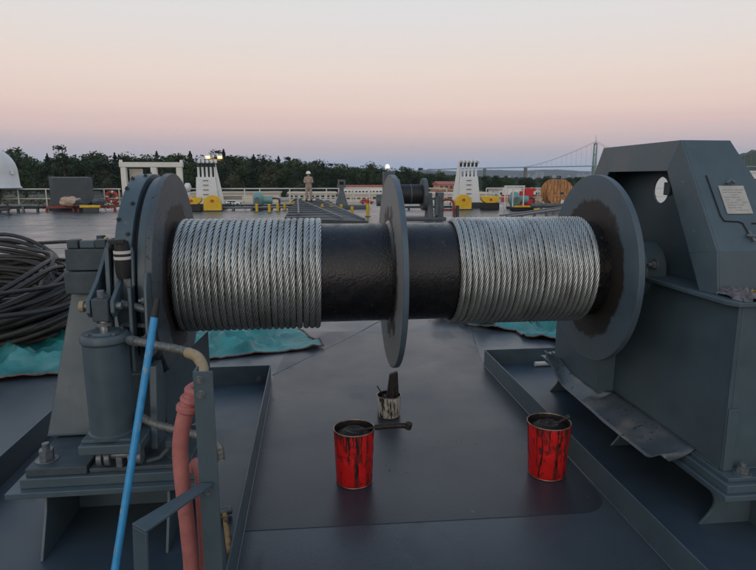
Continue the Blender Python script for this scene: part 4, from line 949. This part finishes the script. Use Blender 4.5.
# hood: an open-sided sheet box over the gear end
OUT = [(2.573, 1.142), (2.606, 1.346), (2.972, 1.898), (3.803, 1.898), (4.12, 1.40), (4.12, 1.142)]
INN = [(2.676, 1.142), (2.783, 1.32), (3.036, 1.738), (3.673, 1.738), (3.95, 1.34), (3.95, 1.142)]
X0, X1 = 1.955, 2.27
names = ['hood_pilaster', 'hood_pilaster', 'hood_lintel', 'hood_pilaster', 'hood_pilaster']
for k in range(5):
    a, b_, c, d_ = OUT[k], OUT[k+1], INN[k+1], INN[k]
    sh = .0012
    pts = [(X0, *a), (X0, *b_), (X0-.022, *c), (X0-.022, *d_)]
    ptb = [(X0+.012, *a), (X0+.012, *b_), (X0-.01, *c), (X0-.01, *d_)]
    wp(names[k], MB().add(pts+ptb, [(0, 3, 2, 1), (4, 5, 6, 7), (0, 1, 5, 4), (1, 2, 6, 5), (2, 3, 7, 6), (3, 0, 4, 7)]), bevel=.0015)
XB = 2.62
def skin_panel(a, b_, name, xa0=X0+.0125, xa1=X1, xb1=None, th=.012):
    a, b_ = Vector((0, *a)), Vector((0, *b_)); n_ = Vector((1, 0, 0)).cross(b_-a).normalized()*th
    xb1 = xa1 if xb1 is None else xb1
    v = [(xa0, a.y, a.z), (xa1, a.y, a.z), (xb1, b_.y, b_.z), (xa0, b_.y, b_.z)]
    if n_.z > 0: n_ = -n_
    v2 = [(p[0], p[1]+n_.y, p[2]+n_.z) for p in v]
    return wp(name, MB().add(v+v2, [(0, 1, 2, 3), (7, 6, 5, 4), (0, 4, 5, 1), (1, 5, 6, 2), (2, 6, 7, 3), (3, 7, 4, 0)]), bevel=.0015)
skin_panel(OUT[2], OUT[1], 'hood_front', xa1=2.238, xb1=2.40)
skin_panel(OUT[1], OUT[0], 'hood_skirt', xa1=2.40, xb1=2.42)
skin_panel(OUT[2], OUT[3], 'hood_top', xa1=2.238)
skin_panel(OUT[3], OUT[4], 'hood_rear', xa1=2.238, xb1=2.40)
# back wall with the round hole
hy, hz, hr = 3.345, 1.629, .078
seg = 32; mb = MB()
outer = [(2.60, 1.142), (2.62, 1.33), (2.985, 1.885), (3.79, 1.885), (4.10, 1.39), (4.10, 1.142)]
def ray_poly(a):
    d_ = (math.cos(a), math.sin(a)); best = None
    for (ax_, az_), (bx_, bz_) in zip(outer, outer[1:]+outer[:1]):
        ex, ez = bx_-ax_, bz_-az_; den = d_[0]*ez-d_[1]*ex
        if abs(den) < 1e-9: continue
        tt = ((ax_-hy)*ez-(az_-hz)*ex)/den; u = ((ax_-hy)*d_[1]-(az_-hz)*d_[0])/den
        if tt > 0 and -1e-6 <= u <= 1+1e-6 and (best is None or tt < best): best = tt
    return (hy+d_[0]*best, hz+d_[1]*best)
angs = sorted([2*PI*k/seg for k in range(seg)]+[math.atan2(z-hz, y-hy) % (2*PI) for y, z in outer])
n = len(angs)
for xx in (2.10, 2.112):
    for a in angs: mb.v.append((xx, hy+hr*math.cos(a), hz+hr*math.sin(a)))
    for a in angs: p = ray_poly(a); mb.v.append((xx, p[0], p[1]))
for i in range(n):
    j = (i+1) % n
    mb.f += [(i, n+i, n+j, j), (2*n+i, 2*n+j, 3*n+j, 3*n+i), (i, j, 2*n+j, 2*n+i)]
wp('hood_back_wall', mb, bevel=0)
wp('hole_lug', MB().box(2.085, 2.0995, 3.235, 3.295, 1.60, 1.675), bevel=.004)
wp('guide_plate', MB().prism([(3.1, 1.142), (3.75, 1.142), (3.75, 1.25), (3.62, 1.3), (3.3, 1.3)], 'x', 2.0, 2.02), bevel=.003)
wb = MB()
wb.tube([(1.944, y, .309) for y in np.linspace(2.42, 3.42, 24)], .004, 6); wb.tube([(1.947, 2.409, z) for z in np.linspace(.31, 1.115, 40)], .003, 6)
wb.tube([(x, 2.409, .309) for x in np.linspace(1.96, 2.8, 20)], .004, 6); wb.tube([(1.947, y, 1.117) for y in np.linspace(2.42, 3.42, 24)], .003, 6)
wp('weld_bead', wb, 'winch_paint', 0)
wl = MB()
wl.tube([(x, 2.968, .402) for x in np.linspace(-1.365, -1.0, 16)], .005, 6); wl.tube([(-1.0, y, .402) for y in np.linspace(2.97, 3.8, 16)], .005, 6)
wp('weld_bead', wl, 'winch_paint', 0)
# name plaque, bolted on the sloping front
A0, A1 = Vector((0, *OUT[1])), Vector((0, *OUT[2])); ud = (A1-A0).normalized(); nn = Vector((0, -ud.z, ud.y)); L = (A1-A0).length
def on_front(x, s, h): p = A0+ud*s+nn*h; return (x, p.y, p.z)
def plate(x0, x1, s0, s1, h0, h1):
    return MB().hexa([on_front(x0, s0, h0), on_front(x1, s0, h0), on_front(x1, s1, h0), on_front(x0, s1, h0)], [on_front(x0, s0, h1), on_front(x1, s0, h1), on_front(x1, s1, h1), on_front(x0, s1, h1)])
pq = wp('name_plaque', plate(2.075, 2.215, .21, .375, .001, .005), 'plaque', .001)
rp = random.Random(2)
for r_ in range(9):
    x = 2.088
    while x < 2.195:
        wd = rp.uniform(.008, .03)
        if rp.random() < .8: part('engraved_line', plate(x, min(x+wd, 2.203), .228+.015*r_, .232+.015*r_, .0052, .0056), 'plaque_ink', pq, smooth=False)
        x += wd+.006
wp('hatch_latch', MB().tube([on_front(2.12, .385, .012), on_front(2.14, .40, .02), on_front(2.165, .388, .012)], .007, 6), 'bolt_steel', 0)
# hatch outline on the front: a thin proud seam and its T handle
hs = [(2.03, .44), (2.035, .20), (2.045, .17), (2.12, .165), (2.14, .155), (2.155, .085)]
wp('hatch_seam', MB().tube([on_front(x, s, .003) for x, s in hs], .0035, 6), 'dark_gap', 0)
wp('hatch_seam', MB().tube([on_front(2.19, .155, .003), on_front(2.34, .155, .003)], .0035, 6), 'dark_gap', 0)
wp('hatch_handle', MB().tube([on_front(2.135, .085, .01), on_front(2.155, .075, .02), on_front(2.19, .075, .01)], .007, 6), 'bolt_steel', 0)
wp('hatch_handle', MB().tube([on_front(2.15, .105, .012), on_front(2.165, .05, .012)], .007, 6), 'bolt_steel', 0)

# ------------------------------------------------------------------ things round the left end
t = thing('shock_absorber', 'black rubber sleeve with white tape bands standing behind the brake levers', 'sleeve', (-.885, 2.83, 1.23))
part('sleeve', MB().lathe([(.012, 0), (.030, .0), (.035, .03), (.037, .10), (.032, .15), (.030, .175), (.012, .18)], (-.885, 2.83, 1.235), n=24), 'black_rubber', t)
for z in (1.325, 1.352): part('tape', MB().lathe([(.030, 0), (.0385, 0), (.0385, .014), (.030, .014)], (-.885, 2.83, z), n=24), 'white_tape', t)
part('clip', MB().box(-.93, -.86, 2.78, 2.81, 1.405, 1.42), 'black_rubber', t); part('hanging_hose', MB().tube(spline([(-.93, 2.85, 1.40), (-.955, 2.87, 1.33), (-.96, 2.86, 1.22), (-.93, 2.86, 1.14)]), .014, 8), 'black_rubber', t)
t = thing('blue_pole', 'bright blue painted pole with black tip leaning on the winch', 'pole', (-.93, 2.25, 0))
p0, p1, p2 = Vector((-.835, 2.15, .0)), Vector((-.672, 2.5, 1.118)), Vector((-.658, 2.52, 1.195))
part('shaft', MB().tube([p0.lerp(p1, i/6) for i in range(7)], .0155, 14), 'blue_paint', t); part('tip', MB().tube([p1, p2], .014, 12, [.0165, .011]), 'black_rubber', t)
t = thing('angle_post', 'grey angle steel post standing beside the red hose', 'post', (-.44, 2.15, 0))
part('upright', MB().add([], []).prism([(-.450, 2.13), (-.378, 2.13), (-.378, 2.138), (-.440, 2.138), (-.440, 2.20), (-.450, 2.20)], 'z', .006, .992), 'winch_paint', t, bevel=.0015)
for z in (.962, .905): part('bolt', hexbolt((-.425, 2.13, z), (0, -1, 0), .011, .009, .006), 'bolt_steel', t)
# flat-bar handle
t = thing('bar_bracket', 'bent flat bar bracket bolted to the angle post', 'bracket', (-.6, 1.95, 0))
bar = MB()
y0, y1 = 1.80, 2.09
bar.hexa([(-.627, 1.880, .536), (-.569, 1.830, .536), (-.395, 2.118, .538), (-.444, 2.127, .538)], [(-.627, 1.880, .547), (-.569, 1.830, .547), (-.395, 2.118, .549), (-.444, 2.127, .549)])
part('top_bar', bar, 'winch_paint', t, bevel=.002)
part('leg', MB().hexa([(-.655, 1.905, .006), (-.597, 1.855, .006), (-.591, 1.864, .006), (-.649, 1.914, .006)], [(-.627, 1.880, .5355), (-.569, 1.830, .5355), (-.563, 1.839, .5355), (-.621, 1.889, .5355)]), 'winch_paint', t, bevel=.002)
part('bolt', hexbolt((-.415, 2.13, .51), (0, -1, 0), .01, .008, .012), 'bolt_steel', t)
# hoses
def ribbed(pts, r, m, parent, name='braided_hose', step=.012):
    s = spline(pts, 10); mb = MB(); tot = []; 
    rad_ = [r*(1+.06*math.sin(i*2.1)) for i in range(len(s))]; mb.tube(s, r, 14, rad_); return part(name, mb, m, parent)
t = thing('hydraulic_hose', 'braided hydraulic hose from the brake cylinder into the tan elbow pipe', 'hose', (-.65, 2.6, .95))
ribbed([(-.85, 2.70, .968), (-.76, 2.62, .975), (-.68, 2.56, .975), (-.58, 2.50, .972), (-.525, 2.46, .968)], .019, 'braid', t)
part('elbow', MB().tube(spline([(-.535, 2.465, .968), (-.49, 2.42, .962), (-.456, 2.35, .945), (-.447, 2.30, .92), (-.456, 2.27, .88), (-.475, 2.25, .83)], 8), .023, 16), 'tan_pipe', t)
part('ferrule', MB().cyl((-.795, 2.65, .972), (-.835, 2.69, .969), .023, n=16), 'bolt_steel', t)
t = thing('hydraulic_hose', 'lower braided hose passing behind the red hose at the cylinder foot', 'hose', (-.65, 2.6, .6))
ribbed([(-.83, 2.70, .60), (-.74, 2.60, .60), (-.66, 2.54, .60), (-.56, 2.48, .598), (-.47, 2.43, .59), (-.42, 2.41, .56), (-.41, 2.40, .50)], .018, 'braid', t)
t = thing('red_hose', 'thick faded red hose hanging down beside the angle post', 'hose', (-.52, 2.2, 0))
part('hose', MB().tube(spline([(-.468, 2.245, .865), (-.498, 2.23, .82), (-.524, 2.22, .72), (-.535, 2.22, .62), (-.530, 2.21, .48), (-.520, 2.20, .30), (-.514, 2.18, .12), (-.54, 2.12, .04), (-.63, 1.99, .035)], 8), .031, 20), 'red_hose', t)
part('hose_loop', MB().tube(spline([(-.52, 2.38, .48), (-.495, 2.33, .525), (-.475, 2.29, .50), (-.475, 2.28, .42), (-.472, 2.27, .28), (-.470, 2.25, .12), (-.48, 2.17, .04)], 8), .026, 16), 'red_hose', t)
wpts = []
for i in range(60):
    a = i*.33; f = i/59; c = Vector((-.458, 2.26, .895)).lerp(Vector((-.505, 2.228, .80)), f)
    wpts.append(c+Vector((math.cos(a)*.030, math.sin(a)*.030, 0)))
part('hose_wrap', MB().tube(wpts, .017, 8), 'red_hose', t)
# hammer, crushed bottle and rag in the near tray
t = thing('hammer', 'hammer with a pale wooden handle lying in the left tray', 'hammer', (-.43, 2.6, .006))
part('handle', MB().tube([(-.468, 2.765, .03), (-.432, 2.60, .022), (-.392, 2.43, .022)], .016, 12, [.013, .015, .019]), 'wood_handle', t)
part('head', MB().cyl((-.515, 2.76, .034), (-.435, 2.785, .034), .021, n=16), 'bolt_steel', t, bevel=.003)
bundle('rag', 'white_tape', (-.70, 2.22, .05), (.06, .05, .05), 'crumpled pale rag in the left tray beside the red hose', 'rag', 12)
bundle('rag', 'red_hose', (-.62, 2.20, .05), (.05, .05, .045), 'small red rag next to the pale one in the left tray', 'rag', 15)
bundle('rag', 'rag_grey', (-1.58, 3.42, .045), (.05, .09, .04), 'grey rag lying beside the left tray wall', 'rag', 17)
bundle('metal_scrap', 'rust_red', (-1.56, 3.17, .03), (.03, .05, .02), 'rust red scrap beside the left foundation bolts', 'scrap', 19)
# rags on the right ledge
def rag(c, s, m, label, seed, cat='rag'):
    def f(u, v):
        x = (u-.5)*2; y = (v-.5)*2; r = max(0, 1-x*x*.8-y*y*.8)
        h = s[2]*(r**.6)*(.75+.9*abs(nz(u*6+seed, v*6, seed)))+s[2]*.35*nz(u*14, v*14, seed)
        return (c[0]+x*s[0]+.02*nz(u*7, v*7, seed+1), c[1]+y*s[1]+.02*nz(u*7, v*7, seed+5), c[2]+max(.001, h))
    return tag(part('rag' if cat == 'rag' else 'work_glove', crumple(34, 30, f), m, origin=c, ang=50), label, cat)
rag((2.02, 2.52, 1.142), (.07, .13, .035), 'rag_grey', 'crumpled grey rag at the left end of the ledge under the hood', 3)
rag((2.125, 2.50, 1.142), (.06, .07, .03), 'glove_yellow', 'dirty yellow work glove beside the grey rag on the ledge', 8, 'glove')
rag((2.215, 2.49, 1.142), (.06, .07, .035), 'rag_grey', 'second grey rag right of the yellow glove on the ledge', 14)

# ------------------------------------------------------------------ cans
def can(c, r0, r1, h, m, label, name='paint_can', seed=0):
    t = thing(name, label, 'can', c)
    x, y, z = c
    part('shell', MB().lathe([(r0*.2, .002), (r0, .002), (r0+.002, .006), (r1, h)], c, n=64), m, t, origin=c)
    part('rim', MB().tube([(x+r1*math.cos(a), y+r1*math.sin(a), z+h) for a in [2*PI*i/48 for i in range(49)]], .0035, 8), 'can_rim', t)
    part('bottom_rim', MB().tube([(x+r0*math.cos(a), y+r0*math.sin(a), z+.004) for a in [2*PI*i/48 for i in range(49)]], .003, 6), 'can_rim', t)
    if m == 'red_can':
        rr_ = random.Random(int(x*1000))
        for q in range(16):
            a = rr_.uniform(0, 2*PI) if q > 4 else -PI/2+rr_.uniform(-1.1, 1.1); l_ = rr_.uniform(.03, .15)*(1.9 if q in (1, 3) else 1); pts = []
            for i in range(9):
                zz = h-.004-l_*i/8; r_ = r0+(r1-r0)*zz/h+.0005; aa = a+.02*math.sin(i*1.3+q)
                pts.append((x+r_*math.cos(aa), y+r_*math.sin(aa), z+zz))
            part('tar_drip', MB().tube(pts, .003, 6, [.0045, .004, .003, .0032, .0024, .0022, .0026, .0034, .0018]), 'tar', t)
        for a in (-PI/2+.05, -PI/2+.62):
            part('seam', MB().tube([(x+(r0+(r1-r0)*f+.0008)*math.cos(a), y+(r0+(r1-r0)*f+.0008)*math.sin(a), z+h*f) for f in (.03, .25, .5, .75, .97)], .002, 6), 'tar', t)
    part('inner_wall', MB().lathe([(r0-.004, .01), (r1-.003, h)], c, n=64), 'tar', t, origin=c)
    k = h-.035
    part('tar_content', MB().lathe([(r1*.96, k), (r1*.7, k+.012), (r1*.45, k+.03), (r1*.2, k+.022), (.002, k+.03)], c, n=40), 'tar', t, origin=c)
    return t
can((.213, 3.06, .004), .100, .114, .318, 'red_can', 'red can smeared with black tar, the one with a brush handle sticking out sideways')
can((1.335, 3.02, .004), .103, .122, .318, 'red_can', 'red can smeared with black tar beside the right tray wall')
can((.53, 3.96, .004), .080, .086, .155, 'white_can', 'small tar-streaked white can holding a black brush')
rd = random.Random(12); sp = MB()
for (cx_, cy_) in ((.213, 3.06), (1.335, 3.02), (.53, 3.96), (.45, 3.3), (.9, 3.4)):
    for k in range(5):
        a = rd.uniform(0, 6.28); q = abs(rd.gauss(.14, .06)); r_ = rd.uniform(.0015, .004); x, y = cx_+q*math.cos(a), cy_+q*math.sin(a)
        sp.lathe([(r_, .0), (r_*.8, .0012), (.0002, .0016)], (x, y, .0042), n=9)
tag(part('tar_drops', sp, 'tar'), 'small black tar drops spattered on the deck round the cans', 'tar drops', kind='stuff')
def brush(p, q, r0, r1, label, name='tar_brush', bris=None):
    t = thing(name, label, 'brush', p)
    p, q = Vector(p), Vector(q); pts = [p.lerp(q, i/6) for i in range(7)]
    part('handle', MB().tube(pts, r0, 12, [r0+(r1-r0)*i/6 for i in range(7)]), 'tar', t)
    return t
t = brush((.17, 3.05, .30), (.33, 3.02, .338), .006, .006, 'tarry stick brush lying across the left red can with a thick wrapped grip')
part('grip', MB().tube(spline([(.325, 3.02, .336), (.40, 3.012, .345), (.46, 3.0, .35), (.51, 2.99, .352)], 5), .015, 12, None), 'tar', t)
part('grip_end', MB().cyl((.506, 2.99, .335), (.514, 2.985, .368), .019, n=12), 'tar', t)
t = brush((1.36, 3.02, .295), (1.44, 3.0, .352), .008, .009, 'stub of a dark brush handle leaning on the rim of the right red can')
part('grip_end', MB().cyl((1.425, 3.003, .342), (1.448, 2.998, .36), .013, n=12), 'black_rubber', t)
t = brush((.55, 3.95, .10), (.562, 3.97, .22), .034, .038, 'wide black tar brush standing upright in the small white can')
part('bristle_block', MB().hexa([(.515, 3.93, .14), (.60, 3.93, .14), (.60, 3.99, .14), (.515, 3.99, .14)], [(.535, 3.94, .315), (.592, 3.94, .335), (.592, 3.98, .335), (.535, 3.98, .315)]), 'tar', t, bevel=.006)
brush((.50, 3.93, .14), (.44, 3.92, .245), .004, .004, 'thin stick leaning out of the small white can', 'stir_stick')

# ------------------------------------------------------------------ sea air
HAZE = True
if HAZE:
    hm = bpy.data.materials.new('haze'); hm.use_nodes = True; n_ = hm.node_tree; n_.nodes.clear()
    oo = n_.nodes.new('ShaderNodeOutputMaterial'); pv = n_.nodes.new('ShaderNodeVolumePrincipled')
    pv.inputs['Color'].default_value = (.93, .97, 1, 1); pv.inputs['Density'].default_value = 5e-5
    n_.links.new(pv.outputs[0], oo.inputs['Volume'])
    hz_ = part('haze', MB().box(-10500, 10500, -4500, 9800, -12, 420), hm, smooth=False); tag(hz_, kind='stuff')
